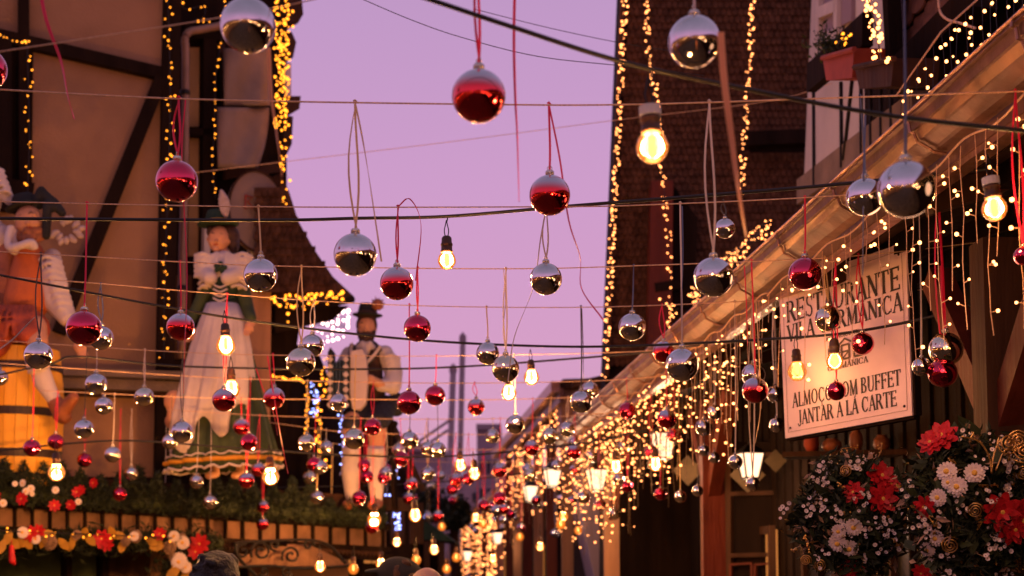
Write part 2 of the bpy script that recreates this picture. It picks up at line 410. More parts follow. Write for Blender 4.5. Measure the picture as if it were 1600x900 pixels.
for v in (145, 300, 450):
    b = MB(); c = H2.hit(289 - (v - 145) * .012, v, .22); b.lathe([(.04, -.02), (.044, -.01), (.044, .01), (.04, .02)], 14, c); b.build('pipe_clip', 'iron', th)
# hanging drape: a curved cloth sheet, two lengths
for (u0, u1, v0, v1, sag) in ((350, 422, 76, 165, 0), (340, 420, 168, 262, 14)):
    b = MB(); N, M_ = 12, 12; vs = []
    for j in range(M_ + 1):
        for i in range(N + 1):
            s_ = i / N; t_ = j / M_
            u = u0 + (u1 - u0) * s_ - sag * t_ * t_ * s_ * 1.3; v = v0 + (v1 - v0) * t_
            vs.append(H2.hit(u, v, .22 + .05 * math.sin(s_ * 7 + t_ * 2) + .10 * math.sin(s_ * 3.1)))
    b.add(vs, [(j * (N + 1) + i, j * (N + 1) + i + 1, (j + 1) * (N + 1) + i + 1, (j + 1) * (N + 1) + i) for j in range(M_) for i in range(N)])
    o = b.build('drape', 'drape', th, smooth=True); q = o.modifiers.new('thick', 'SOLIDIFY'); q.thickness = .008
for q in ((322, 352, 320, 522, 9), (392, 352, 396, 520, 9), (322, 354, 394, 354, 8), (320, 520, 396, 520, 8), (357, 354, 357, 520, 4), (322, 440, 394, 440, 4)):
    b = MB(); H2.beam(b, *q, off=.10 + .004 * (q[4] % 5), th=.06); b.build('window_frame', 'frame_white', th)
b = MB(); H2.slab(b, [(322, 354), (394, 354), (396, 520), (320, 520)], .075, .03); b.build('window_pane', 'glass_dark', th)
# oval sign on the bay house
o_ = thing('oval_sign', 'round faded brown shop board hung under the drape behind the barmaid statue', 'sign', H2.hit(405, 395, .3))
oc = H2.hit(402, 330, .3); rot = Matrix((H2.d, -H2.n, Vector((0, 0, 1)))).transposed()
b = MB(); b.prism([(.27 * math.cos(a), .35 * math.sin(a)) for a in [2 * math.pi * k / 36 for k in range(36)]], .04, rot, oc); b.build('board', 'oval', o_)
b = MB()
for k in range(36):
    a0 = 2 * math.pi * k / 36; a1 = 2 * math.pi * (k + 1) / 36
    b.bar(oc + rot @ Vector((.27 * math.cos(a0), -.005, .35 * math.sin(a0))), oc + rot @ Vector((.27 * math.cos(a1), -.005, .35 * math.sin(a1))), .014, .02, H2.n)
b.build('rim', 'timber_brown', o_)
b = MB()
for st in ([(-.12, .10), (-.12, -.02), (-.05, .0), (-.10, .05), (-.05, .09), (-.12, .10)], [(0, .1), (.02, .03), (.08, .1)], [(.02, .03), (.0, -.05)], [(.09, .08), (.13, .02), (.16, .1)]):
    b.tube([oc + rot @ Vector((x + .0, -.012, z + .02)) for x, z in st], .009, 5)
b.build('faded_lettering', 'faded_red', o_, kind='stuff')
# corbels and moulded edge on the skyline side
for pts in ([(446, -40), (468, -40), (474, 22), (466, 36), (446, 34)], [(446, 48), (456, 50), (463, 66), (458, 90), (446, 98)], [(440, 150), (470, 150), (468, 170), (455, 178), (440, 178)], [(446, 180), (458, 182), (456, 225), (446, 246), (440, 246)]):
    b = MB(); H2.slab(b, pts, .06, .3); b.build('corbel', 'timber_brown', th)
b = MB(); H2.slab(b, [(447, 98), (455, 98), (455, 150), (447, 150)], .04, .2); b.build('edge_board', 'plaster_white', th)
# flared little roof with shingles
rf = MB(); H2.slab(rf, [(438, 270), (452, 300), (466, 345), (490, 388), (520, 432), (553, 463), (548, 470), (500, 474), (440, 470)], .35, .5)
rfo = rf.build('flared_roof', 'tile_dark', th)
b = MB()
for j in range(15):
    v = 300 + j * 11.5; ur = 450 + max(0, (v - 300)) ** 1.22 * .19
    if v > 455: break
    n = int((ur - 400) / 9)
    for k in range(n):
        u = 402 + k * (ur - 402) / max(n, 1) + (j % 2) * 3
        if u > ur - 9: continue
        a = H2.hit(u, v, .37 + .012 * (k % 2) + rnd.uniform(0, .01)); w = 8.6 * H2.px(u, v); hh = 13 * H2.px(u, v)
        b.box(a, (w, .012, hh), Matrix.Rotation(R(-12), 3, 'X'))
b.build('shingle', 'tile_dark', rfo, kind='stuff')
b = MB(); b.tube([H2.hit(436, 476, .45), H2.hit(500, 479, .45), H2.hit(552, 467, .45)], .03, 8); b.build('eave_trim', 'timber_dark', th)
b = MB(); H2.slab(b, [(430, 478), (545, 478), (520, 500), (430, 520)], .2, .1); b.build('eave_board', 'timber_dark', th)
# gold net of lights, and icicles under the flared roof
def cluster(label, m, fn, n, r, loc):
    t = thing('fairy_light_cluster', label, 'fairy lights', loc)
    pts = [fn() for _ in range(n)]
    w = MB(); ps = sorted(pts, key=lambda p: p.z); w.tube(ps, .002, 3, False); w.build('wire', 'cable', t, kind='stuff'); minis(pts, r, m, t); return t
def fcol():
    v = rnd.uniform(-30, 320); return H2.hit(rnd.gauss(443, 5.5) + (3 if v < 60 else 0), v, .36 + rnd.uniform(0, .1))
def fcol2():
    v = rnd.uniform(-20, 205); return H2.hit(rnd.uniform(428, 452), v, .36 + rnd.uniform(0, .1))
cluster('thick column of gold fairy lights down the skyline edge of the bay house', 'mini_gold', lambda: fcol2() if rnd.random() < .72 else fcol(), 210, .011, H2.hit(440, 340, .4))
def feav():
    u = rnd.uniform(424, 536); top = 455 + max(0, (500 - u)) * .12; return H2.hit(u, top + abs(rnd.gauss(0, 22 * (1 - (u - 424) / 150))), .5)
cluster('gold fairy lights clustered below the eave of the flared roof', 'mini_gold', feav, 62, .013, H2.hit(480, 510, .5))
light_string([H2.hit(346, 60, .34), H2.hit(337, 120, .34), H2.hit(335, 200, .34), H2.hit(332, 260, .34), H2.hit(337, 310, .34)], 22, 'gold fairy lights down the cable beside the hanging drape', jit=.012)
light_string([H2.hit(282, -30, .5), H2.hit(286, 12, .5), H2.hit(318, 10, .5), H2.hit(318, 28, .5), H2.hit(306, 30, .5), H2.hit(344, 26, .5), H2.hit(352, -10, .5)], 13, 'sparse gold lights over the elbow of the drainpipe', jit=.02)
light_string([H2.hit(424, 585, .5), H2.hit(445, 592, .5), H2.hit(475, 598, .5), H2.hit(480, 640, .5), H2.hit(476, 690, .5)], 34, 'gold light string looping beside the barmaid statue skirt', jit=.012, r=.011)
light_string([H2.hit(510, 560, .5), H2.hit(505, 600, .5), H2.hit(498, 640, .5), H2.hit(498, 690, .5), H2.hit(512, 735, .5)], 40, 'golden tangle of lights hanging behind the accordion bellows', jit=.03, r=.012)
FAR = Pl(460, 14.5, 560, 14.5)
def fic(): 
    u = 488 + 8 * rnd.randrange(8); return FAR.hit(u + rnd.uniform(-1, 1), 482 + rnd.random() ** 1.3 * (60 - abs(u - 505) * .4), 0)
cluster('rose white icicle lights dangling below the tip of the flared roof', 'mini_white', fic, 80, .015, FAR.hit(515, 540, 0))

# dark stall behind the accordion player
HS = Pl(425, 13.9, 660, 14.6)
th = thing('dark_stall', 'black hut with a sloping side behind the accordion statue', 'hut', (HS.a.x, HS.a.y, 0))
b = MB(); HS.slab(b, [(428, 520), (500, 556), (518, 600), (590, 645), (628, 690), (648, 760), (655, 905), (428, 905)], 0, .6); b.build('wall', 'timber_dark', th)
b = MB(); HS.beam(b, 600, 648, 656, 768, 9, off=.1, th=.2); b.build('roof_edge', 'timber_brown', th)
for u in (610, 640):
    b = MB(); HS.slab(b, [(u, 785), (u + 22, 785), (u + 22, 850), (u, 850)], .03, .03); b.build('shutter', 'timber_brown', th)
for (pts, n, lab) in (([(620, 672), (622, 700), (620, 745)], 26, 'thin blue white icicle string beside the accordion statue boots'), ([(606, 778), (618, 790), (622, 830)], 40, 'bright blue white icicle knot under the accordion statue boots'),
                 ([(528, 610), (534, 640), (536, 730)], 34, 'pale blue icicle string left of the accordion statue knees'), ([(490, 600), (494, 630), (490, 650)], 30, 'pale blue icicle string beside the gold tangle')):
    light_string([HS.hit(u, v, .12) for u, v in pts], n, lab, 'mini_blue', .010, .035, 'twine')

# ---- balcony with hedge, railing and frieze
BA = Pl(-60, 9.4, 605, 12.9)
bz = P(350, 748, 10.3).z
th = thing('balcony', 'long balcony with pale slatted railing below the painted statues', 'balcony', (BA.a.x, BA.a.y, bz))
fl = MB(); c0 = BA.hit(-420, 800); c1 = BA.hit(640, 850); bk = -BA.n * 2.2
fl.add([Vector((p.x, p.y, z)) for z in (bz, bz - .12) for p in (c0, c1, c1 + bk, c0 + bk)], [(0, 1, 2, 3), (7, 6, 5, 4), (4, 5, 1, 0), (5, 6, 2, 1), (6, 7, 3, 2), (7, 4, 0, 3)])
fl.build('deck', 'timber_brown', th)
def rl(u): return 790 + (u) * .062
b = MB(); BA.slab(b, [(-100, rl(-100)), (603, rl(603)), (603, rl(603) + 27), (-100, rl(-100) + 33)], -.03, .02); b.build('backing_board', 'slat_tan', th)
for k in range(26):
    u = -85 + k * 27.4
    b = MB(); BA.slab(b, [(u - 1.8, rl(u) - 12), (u + 1.8, rl(u) - 12), (u + 1.8, rl(u) + 31), (u - 1.8, rl(u) + 33)], -.005, .02); b.build('baluster', 'timber_dark', th)
b = MB(); BA.beam(b, -120, rl(-120) - 6, 606, rl(606) - 4, 9, off=.03, th=.08); b.build('top_rail', 'timber_dark', th)
b = MB(); BA.beam(b, -120, rl(-120) + 38, 606, rl(606) + 31, 7, off=.03, th=.08); b.build('bottom_rail', 'timber_dark', th)
fz = MB()                                                                # pierced frieze under the rail
for k in range(112):
    u = -80 + k * 6.1; v = rl(u) + 42 - u * .007
    fz.prism([(.026 * math.cos(a) * (1 + .3 * math.cos(4 * a)), .026 * math.sin(a) * (1 + .3 * math.cos(4 * a))) for a in [2 * math.pi * i / 12 for i in range(12)]], .02, Matrix((BA.d, -BA.n, Vector((0, 0, 1)))).transposed(), BA.hit(u, v, .06))
fz.build('pierced_frieze', 'timber_brown', th, kind='stuff')
b = MB(); BA.beam(b, -120, rl(-120) + 52, 606, rl(606) + 44, 10, off=.0, th=.10); b.build('beam', 'timber_dark', th)
# ground floor under the balcony
GF = Pl(-60, 10.2, 605, 13.6)
th = thing('shop_front', 'dim olive shop front under the balcony', 'shop', (GF.a.x, GF.a.y, 0))
b = MB(); GF.slab(b, [(-420, 780), (603, 838), (603, 1500), (-420, 1900)], 0, .15); b.build('wall', 'timber_dark', th)
for u0, u1, m in ((-60, 95, 'cloth_green'), (112, 150, 'cloth_green'), (170, 330, 'timber_brown'), (390, 545, 'plaster_tan')):
    b = MB(); GF.slab(b, [(u0, 862), (u1, 862), (u1, 1200), (u0, 1200)], .02, .03); b.build('panel', m, th)
for u in (104, 160, 345, 560): b = MB(); GF.beam(b, u, 850, u, 1400, 8, off=.04, th=.08); b.build('post', 'timber_dark', th)
for u in (548, 566, 585):
    b = MB(); GF.slab(b, [(u, 862), (u + 14, 862), (u + 14, 880), (u, 880)], .03, .03); b.build('lit_pane', 'window_glow', th)
IB = Pl(340, 11.0, 560, 12.2)
t = thing('panel_board', 'pale blank board behind the curled iron bracket', 'board', IB.hit(500, 884, -.15))
b = MB(); IB.slab(b, [(370, 850), (482, 850), (548, 882), (548, 884), (370, 884)], -.15, .03); b.build('board', 'slat_tan', t)
t = thing('iron_bracket', 'curled black wrought iron bracket in front of the pale board', 'bracket', IB.hit(400, 900, 0))
def spiral(cu, cv, r, turns, a0, sgn=1):
    out = []
    for i in range(26):
        k = i / 25; a = a0 + sgn * k * turns * 2 * math.pi; rr = r * (1 - .8 * k); out.append(IB.hit(cu + rr * math.cos(a), cv + rr * math.sin(a), 0))
    return out
for (cu, cv, r, tn, a0, sg) in ((408, 862, 17, 1.5, 2.6, 1), (455, 868, 15, 1.5, 2.6, 1), (380, 862, 12, 1.2, -1.2, -1), (482, 852, 9, 1.1, 0, -1), (430, 852, 9, 1.2, 1.5, 1), (448, 893, 9, 1.3, .5, 1), (412, 893, 8, 1.2, 2.6, -1)):
    MB().tube(spiral(cu, cv, r, tn, a0, sg), .011, 6).build('scroll', 'iron', t)
for pts in ([(366, 850), (400, 846), (500, 846), (540, 880)], [(368, 886), (420, 884), (470, 888), (545, 884)], [(368, 848), (372, 870), (400, 900)]):
    MB().tube(poly([IB.hit(u, v, 0) for u, v in pts], 6), .013, 6).build('scroll_bar', 'iron', t)

# ---- foliage: many small leaf blades
def leaves(fn, n, size, name, m, parent, seed=1, aspect=.4):
    r = random.Random(seed); b = MB()
    for _ in range(n):
        c = fn(r); a = Vector((r.gauss(0, 1), r.gauss(0, 1), r.gauss(0, 1))).normalized(); q = a.orthogonal().normalized()
        q = Matrix.Rotation(r.random() * 6.28, 3, a) @ q; s_ = size * r.uniform(.6, 1.4); w = a.cross(q) * s_ * .08
        b.add([c - a * s_, c + q * s_ * aspect + w, c + a * s_, c - q * s_ * aspect + w], [(0, 1, 2), (0, 2, 3)])
    return b.build(name, m, parent, kind='stuff')
def hedge(u0, u1, label, n, top, dens=1, m='leaf_fir', seed=3):
    c = BA.hit((u0 + u1) / 2, 790, .1); t = thing('fir_garland', label, 'garland', c)
    MB().tube([BA.hit(u0, rl(u0) - 18, .12), BA.hit((u0 + u1) / 2, rl((u0 + u1) / 2) - 18, .12), BA.hit(u1, rl(u1) - 18, .12)], .05, 8).build('core', 'leaf_dark', t)
    def f(r):
        u = r.uniform(u0, u1); h = top(u); return BA.hit(u, rl(u) - 2 - h * r.random() ** .8 * (1 + .25 * math.sin(u * .21)), .1 + r.uniform(-.1, .12))
    leaves(f, n, .035, 'needles', m, t, seed, .16); return t
hedge(118, 500, 'dense dark fir garland along the railing under the barmaid statue', 9000, lambda u: 52 - 8 * math.sin(u * .05))
hedge(-60, 118, 'fir garland with red and white bits on the railing below the barrel', 4200, lambda u: 58, seed=5)
hedge(500, 600, 'short fir garland on the railing below the accordion statue', 1800, lambda u: 34, seed=8)

# ================================================================== right side of the street
HE = EYE + 1.20
def ex(y): return 1.525 - .076 * y
ed = Vector((-.076, 1, 0)).normalized(); ep = Vector((1, .076, 0)).normalized()    # along the street, and inward
def E(y, inn=0., z=0.): return Vector((ex(y), y, HE + z)) + ep * inn
Y0, Y1 = -9.0, 13.5
rs = thing('restaurant', 'open fronted dark timber restaurant under the long glowing gutter', 'restaurant', (ex(6) + 1, 6, 0))
L_ = 46; GP = [(-.122, .070), (-.122, .058), (-.112, .055), (-.108, .028), (-.098, .025), (-.088, .0), (-.080, -.004), (-.050, -.020), (-.042, -.027), (-.005, -.032)]
gt = MB(); n = len(GP) - 1                        # box gutter with pressed ridges, slightly wavy along its length
vs = []; fs = []
for j in range(L_ + 1):
    y = Y0 + (Y1 - Y0) * j / L_
    for k in range(n + 1): vs.append(E(y, GP[k][0] + rnd.uniform(-.0015, .0015), GP[k][1] + rnd.uniform(-.0015, .0015)))
for j in range(L_):
    for k in range(n): q = j * (n + 1) + k; fs.append((q, q + n + 1, q + n + 2, q + 1))
gt.add(vs, fs); gut = gt.build('gutter', 'gutter', rs); q = gut.modifiers.new('thick', 'SOLIDIFY'); q.thickness = .004
MB().tube([E(Y0, -.124, .071), E(Y1, -.124, .071)], .005, 8).build('gutter_lip', 'gutter_bright', gut)
for k in range(32):
    y = Y0 + .3 + k * .7; b = MB(); b.tube([E(y, a_ - .006, z_ - .006) for a_, z_ in GP], .005, 5); b.build('gutter_clip', 'gutter_bright', gut)
MB().bar(E(Y0, .012, -.01), E(Y1, .012, -.01), .022, .12).build('fascia_board', 'gutter', rs)
MB().bar(E(Y0, .03, -.08), E(Y1, .03, -.08), .05, .018).build('trim_strip', 'gutter_bright', rs)
for k in range(17):                                                    # soffit boards
    a = .055 + k * .115; z = -.06 + a * .34; z2 = z + .115 * .34
    b = MB(); b.bar(E(Y0, a + .055, (z + z2) / 2), E(Y1, a + .055, (z + z2) / 2), .109, .018, Vector((-.34, 0, 1))); b.build('plank', 'timber_brown', rs)
for k in range(20):
    y = Y0 + .6 + k * 1.15; MB().bar(E(y, .06, -.085), E(y, 2.0, -.09 + 2.0 * .34 - .04), .06, .08).build('rafter', 'timber_brown', rs)
MB().bar(E(Y0, .31, -.005), E(Y1, .31, -.005), .08, .08).build('eave_beam', 'timber_dark', rs)
MB().bar(E(Y0, .95, .17), E(Y1, .95, .17), .09, .12).build('eave_beam', 'timber_dark', rs)
rt = MB(); rt.bar(E(Y0, .98, .40), E(Y1, .98, .40), 2.05, .05, Vector((-.34, 0, 1))); ro = rt.build('roof', 'tile', rs)
rt = MB()
for k in range(18):
    a = .0 + k * .11; rt.bar(E(Y0, a, .105 + a * .34), E(Y1, a, .105 + a * .34), .13, .02, Vector((-.16, 0, 1)))
rt.build('tile_row', 'tile', ro, kind='stuff')
for y in (-8, -4, .2, 4.3, 8.39, 12.5):
    p = E(y, .30, 0); b = MB(); b.box((p.x, p.y, (HE - .19) / 2), (.13, .13, HE - .19)); po = b.build('post', 'timber_pale' if y > 12 else 'timber_red' if y > 5 else 'timber_brown', rs)
    for s_ in (-1, 1):
        b = MB(); a_ = p + Vector((0, s_ * .02, 0)); a_.z = HE - .75; c_ = p + ed * s_ * .5; c_.z = HE - .20; b.bar(a_, c_, .075, .09); b.build('brace', 'timber_red', po)
# back wall of the open front with windows
WI = 1.25
b = MB(); b.bar(E(Y0, WI + .1, -HE / 2 + .16), E(Y1 + 2, WI + .1, -HE / 2 + .16), .1, HE + .36); b.build('wall', 'timber_dark', rs)
for k in range(60):
    y = 1 + k * .21; p0 = E(y, WI + .03, 0); b = MB(); b.box((p0.x, p0.y, 1.6), (.02, .19, 2.9)); b.build('plank', 'timber_dark', rs)
for (y, w, z0, z1, g_) in ((6.2, .9, .9, 2.0, 'glass_dark'), (7.6, .8, .9, 2.0, 'glass_dark'), (9.3, 1.0, .9, 1.95, 'glass_dark'), (10.8, .7, 1.0, 1.9, 'window_glow'), (12.2, .8, 1.0, 1.9, 'glass_dark')):
    c = E(y, WI - .03, 0); b = MB(); b.box((c.x + .03, c.y, (z0 + z1) / 2), (.03, w, z1 - z0)); wo = b.build('window', g_, rs)
    for dy, dz, sy, sz in ((-w / 2, 0, .06, z1 - z0 + .06), (w / 2, 0, .06, z1 - z0 + .06), (0, (z1 - z0) / 2, w, .06), (0, -(z1 - z0) / 2, w, .06), (0, 0, w, .03), (0, 0, .03, z1 - z0)):
        b = MB(); b.box((c.x, c.y + dy, (z0 + z1) / 2 + dz), (.05 if sy != .03 else .04, sy, sz)); b.build('window_frame', 'timber_dark' if sy < .05 or sz < .05 else 'timber_brown', wo)
# partition screen with lit panes further down
PT = Pl(1085, 11.2, 1640, 9.8)
th = thing('timber_screen', 'dark timber screen with framed panels inside the restaurant', 'screen', (PT.a.x, PT.a.y, 0))
b = MB(); PT.slab(b, [(1138, 690), (1640, 690), (1640, 1100), (1138, 1100)], 0, .08); b.build('panel', 'timber_dark', th)
for u in (1140, 1218, 1300, 1395, 1490, 1590): b = MB(); PT.beam(b, u, 660, u, 1080, 9, off=.03, th=.07); b.build('upright', 'timber_brown', th)
for v in (712, 772, 868): b = MB(); PT.beam(b, 1138, v, 1640, v - 12, 7, off=.035, th=.075); b.build('crossbar', 'timber_brown', th)
for (u0, v0, u1, v1) in ((1410, 700, 1442, 726), (1372, 706, 1402, 724), (1268, 738, 1292, 756), (1228, 742, 1252, 760)):
    b = MB(); PT.slab(b, [(u0, v0), (u1, v0 - 3), (u1, v1 - 3), (u0, v1)], .05, .02); b.build('brass_plate', 'diamond', th)
for u0, u1 in ((1142, 1175), (1180, 1214)):
    for q in ((u0, 882, u1, 880, 3), (u0, 882, u0, 960, 3), (u1, 880, u1, 960, 3)): b = MB(); PT.beam(b, *q, off=.06, th=.03); b.build('pane_frame', 'timber_red', th)
for (u, v, s_) in ((1168, 742, 28), (1075, 735, 24), (1312, 690, 14), (1212, 720, 18)):
    c = P(u, v, 10.4); b = MB(); b.prism([(0, s_ * px(10.4)), (s_ * px(10.4), 0), (0, -s_ * px(10.4)), (-s_ * px(10.4), 0)], .012, None, c)
    lab = {1168: 'large bronze diamond cut-out behind the bright square lantern', 1075: 'bronze diamond cut-out beside the red post', 1312: 'small bronze diamond under the restaurant sign', 1212: 'bronze diamond hanging below the sign corner'}[u]
    b.solo('diamond_cutout', 'diamond', lab, 'decoration')
# shelf with jars behind the sign
t = thing('wall_shelf', 'dark shelf with clay pots below the restaurant sign', 'shelf', P(1280, 715, 8.2))
a = P(1225, 712, 8.2); c = P(1420, 708, 8.0); MB().bar(a, c, .2, .03).build('board', 'timber_brown', t)
for u, r_, h_ in ((1268, .045, .10), (1300, .06, .07), (1338, .04, .12), (1378, .05, .09)):
    p = P(u, 709, 8.1); MB().lathe([(r_ * .6, .0), (r_, h_ * .4), (r_ * .9, h_ * .8), (r_ * .5, h_), (r_ * .55, h_ * 1.05)], 14, p + Vector((0, 0, .012))).solo('clay_pot', 'leather' if u != 1268 else 'pot_red', {1268: 'red clay pot at the street end of the shelf below the sign', 1300: 'squat clay pot second along the shelf below the sign', 1338: 'tall narrow clay pot on the shelf below the sign', 1378: 'clay pot at the inner end of the shelf below the sign'}[u], 'pot', smooth=True)

# ---- second and third eaves further down the street
def far_house(name, label, pa, pb, gap, base):
    """pa, pb = (u, v, d) ends of the eave"""
    A = P(*pa); B = P(*pb); d = (B - A).normalized(); i = Vector((d.y, -d.x, 0)).normalized()
    if i.x < 0: i = -i
    t = thing(name, label, 'house', (A.x, A.y, 0))
    MB().bar(A, B, .10, .12).build('gutter', 'gutter_bright', t)
    MB().bar(A + i * .07 - Vector((0, 0, .10)), B + i * .07 - Vector((0, 0, .10)), .05, .16).build('fascia_board', 'gutter', t)
    A2, B2 = A + i * .2, B + i * .2
    MB().add([A2, B2, B2 + i * 2.2 + Vector((0, 0, .5)), A2 + i * 2.2 + Vector((0, 0, .5))] + [p + Vector((0, 0, .06)) for p in (A2, B2, B2 + i * 2.2 + Vector((0, 0, .5)), A2 + i * 2.2 + Vector((0, 0, .5)))], [(0, 1, 2, 3), (7, 6, 5, 4), (4, 5, 1, 0), (5, 6, 2, 1), (6, 7, 3, 2), (7, 4, 0, 3)]).build('roof', 'tile_dark', t)
    W1, W2 = A + i * gap, B + i * gap; top = min(A.z, B.z) - .05
    MB().add([Vector((p.x, p.y, z)) for z in (0, top) for p in (W1, W2, W2 + i * .3, W1 + i * .3)], [(0, 1, 2, 3), (7, 6, 5, 4), (4, 5, 1, 0), (5, 6, 2, 1), (6, 7, 3, 2), (7, 4, 0, 3)]).build('wall', 'timber_dark', t)
    for k in range(6):
        q = A.lerp(B, (k + .1) / 6) + i * .15; MB().box((q.x, q.y, (q.z - .1) / 2), (.13, .13, q.z - .1)).build('post', 'timber_pale' if k % 2 == 0 else 'timber_red', t)
    for k in range(5):
        q = A.lerp(B, (k + .5) / 6) + i * (gap - .02); MB().box((q.x, q.y, 1.5), (.05, 1.0, 1.0)).build('window', 'glass_dark' if k % 2 else 'window_glow', t)
    return A, B, i
e2 = far_house('arcade_house', 'second lit arcade house down the street with its own glowing eave', (868, 604, 16), (772, 711, 25.4), 1.4, 0)
e3 = far_house('end_house', 'third and farthest lit house at the bottom of the street', (772, 770, 27), (693, 836, 58), 1.2, 0)
t = thing('grey_gable', 'grey flat roofed block above the second eave', 'building', P(925, 640, 16.4))
b = MB(); Pl(860, 16.4, 1000, 16.4).slab(b, [(866, 603), (880, 592), (1000, 588), (1000, 905), (930, 905)], 0, 2); b.build('wall', 'far_grey', t)
b = MB(); Pl(860, 16.2, 1000, 16.2).slab(b, [(862, 604), (882, 594), (1000, 588), (1000, 600), (900, 607)], 0, 2.2); b.build('roof', 'timber_brown', t)

# ---- tall dark tiled gable building
GB = Pl(940, 14.0, 1280, 14.0)
th = thing('tiled_gable_house', 'tall steep house covered in dark brown tiles beside the open sky', 'house', (GB.a.x, 14, 0))
b = MB(); GB.slab(b, [(979, -200), (1290, -200), (1272, 100), (1262, 330), (1262, 905), (944, 905), (946, 585)], -.05, .8); b.build('wall', 'timber_dark', th)
b = MB(); rows = 0
for j in range(-14, 50):
    v = j * 11.4; ul = 978 - max(v, -150) * (33 / 585.)
    k = 0; u = ul + (j % 2) * 4.5
    while u < 1268:
        c = GB.hit(u + 4.4, v + 6, .0 + rnd.uniform(0, .012)); w = 4.1 * px(14); hh = 8.2 * px(14); tl = Matrix.Rotation(R(-14 + rnd.uniform(-3, 3)), 3, 'X')
        if not (1165 < u < 1262 and 205 < v < 235):
            b.prism([(-w, hh), (-w, -hh * .5), (-w * .6, -hh * .9), (0, -hh), (w * .6, -hh * .9), (w, -hh * .5), (w, hh)], .012, tl, c)
        u += 9.0
b.build('tile', 'tile_dark', th, kind='stuff')
b = MB(); GB.beam(b, 978, -150, 947, 588, 7, off=.04, th=.14); b.build('verge_board', 'timber_brown', th)
b = MB(); GB.slab(b, [(1018, 282), (1052, 282), (1048, 590), (1012, 590)], .30, .3); b.build('pilaster', 'timber_red', th)
b = MB(); GB.slab(b, [(1052, 290), (1090, 340), (1085, 480), (1050, 480)], .16, .1); b.build('dark_panel', 'timber_dark', th)
for q in ((1022, 452, 1062, 446, 14), (1165, 220, 1264, 216, 22)): b = MB(); GB.beam(b, *q, off=.22, th=.18); b.build('ledge', 'timber_dark', th)
light_string([GB.hit(978, -30, .2), GB.hit(969, 150, .2), GB.hit(958, 350, .2), GB.hit(944, 590, .2)], 165, 'dense warm light string edging the tiled gable against the sky', 'mini_warm', .0095, .030)
light_string([GB.hit(1007, -30, .3), GB.hit(1013, 70, .3), GB.hit(1026, 160, .3), GB.hit(1036, 280, .3), GB.hit(1043, 350, .3), GB.hit(1047, 430, .3), GB.hit(1045, 500, .3)], 125, 'wavy warm light string on the gable behind the big near bulb', 'mini_warm', .0095, .030)
light_string([GB.hit(1178, -30, .3), GB.hit(1172, 80, .3), GB.hit(1168, 140, .3), GB.hit(1161, 240, .3), GB.hit(1160, 300, .3)], 80, 'warm light string hanging down the middle of the tiled roof', 'mini_warm', .0095, .030)
HB = Pl(1030, 12.0, 1220, 10.5)
def fhb():
    k = rnd.random(); return HB.hit(1075 + 130 * k + rnd.uniform(-8, 8), 478 - 128 * k + rnd.uniform(-22, 14), rnd.uniform(0, .2))
cluster('slanting cluster of warm lights rising above the gutter behind the hanging silver ball', 'mini_warm', fhb, 120, .008, HB.hit(1120, 480, 0))
light_string([HB.hit(1036, 470, 0), HB.hit(1050, 490, 0), HB.hit(1040, 510, 0), HB.hit(1060, 480, 0)], 16, 'few warm lights around the foot of the gable pilaster', 'mini_warm', .008, .03)

# ---- white house with window, flower boxes and balcony rails
HW = Pl(1262, 11.4, 1400, 8.9)
th = thing('white_house', 'white plastered house with an upper window and iron balcony rails', 'house', (HW.a.x, HW.a.y, 0))
b = MB(); HW.slab(b, [(1277, -220), (1560, -260), (1560, 330), (1250, 420), (1256, 290)], 0, .3); b.build('wall', 'plaster_white', th)
w = MB(); HW.slab(w, [(1283, -40), (1309, -60), (1309, 52), (1281, 64)], .02, .03); wo = w.build('window', 'far_grey', th)
for q in ((1281, -40, 1280, 66, 4), (1309, -55, 1309, 55, 5), (1280, 66, 1309, 53, 4), (1281, 20, 1309, 8, 4)): b = MB(); HW.beam(b, *q, off=.04, th=.04); b.build('window_frame', 'frame_white', wo)
for u in (1322, 1346): b = MB(); HW.slab(b, [(u - 8, -60), (u + 8, -66), (u + 8, 32), (u - 8, 40)], .03, .03); b.build('shutter', 'frame_white' if u > 1340 else 'far_grey', th)
b = MB(); HW.beam(b, 1268, 122, 1356, 45, 9, off=.5, th=.06); b.build('balcony_rail', 'timber_dark', th)
b = MB(); HW.beam(b, 1256, 300, 1440, 168, 10, off=.35, th=.1); b.build('lower_rail', 'ledge', th)
for u, va, vb in ((1271, 122, 292), (1314, 128, 262), (1332, 120, 250), (1345, 95, 240), (1360, 140, 228), (1376, 140, 214), (1392, 140, 205)):
    MB().tube([HW.hit(u, va, .4), HW.hit(u + (1 if u != 1332 else -14), vb, .4)], .012, 6).build('rail_bar', 'iron', th)
b = MB(); HW.slab(b, [(1350, 126), (1480, 40), (1480, 140), (1352, 222)], .06, .05); b.build('dark_panel', 'timber_dark', th)
ch = MB(); HW.slab(ch, [(1378, -80), (1388, -84), (1394, 88), (1384, 96)], .45, .06); ch.build('edge_board', 'far_grey', th)
def flower_box(u, v, w_, h_, label, m):
    t = thing('flower_box', label, 'flower box', HW.hit(u, v + h_ / 2, .45))
    b = MB(); HW.slab(b, [(u - w_ / 2, v - h_ * .35), (u + w_ / 2, v - h_ * .65), (u + w_ * .42, v + h_ * .4), (u - w_ * .38, v + h_ * .5)], .62, .22); b.build('box', m, t)
    b = MB(); b.tube([HW.hit(u - w_ / 2, v - h_ * .3, .64), HW.hit(u + w_ / 2, v - h_ * .62, .64)], .015, 6); b.build('rim', m, t); return t
flower_box(1310, 104, 50, 44, 'red window flower box on the white house rail', 'pot_red')
t = flower_box(1366, 118, 62, 42, 'dark brown flower box beside the red one', 'timber_brown')
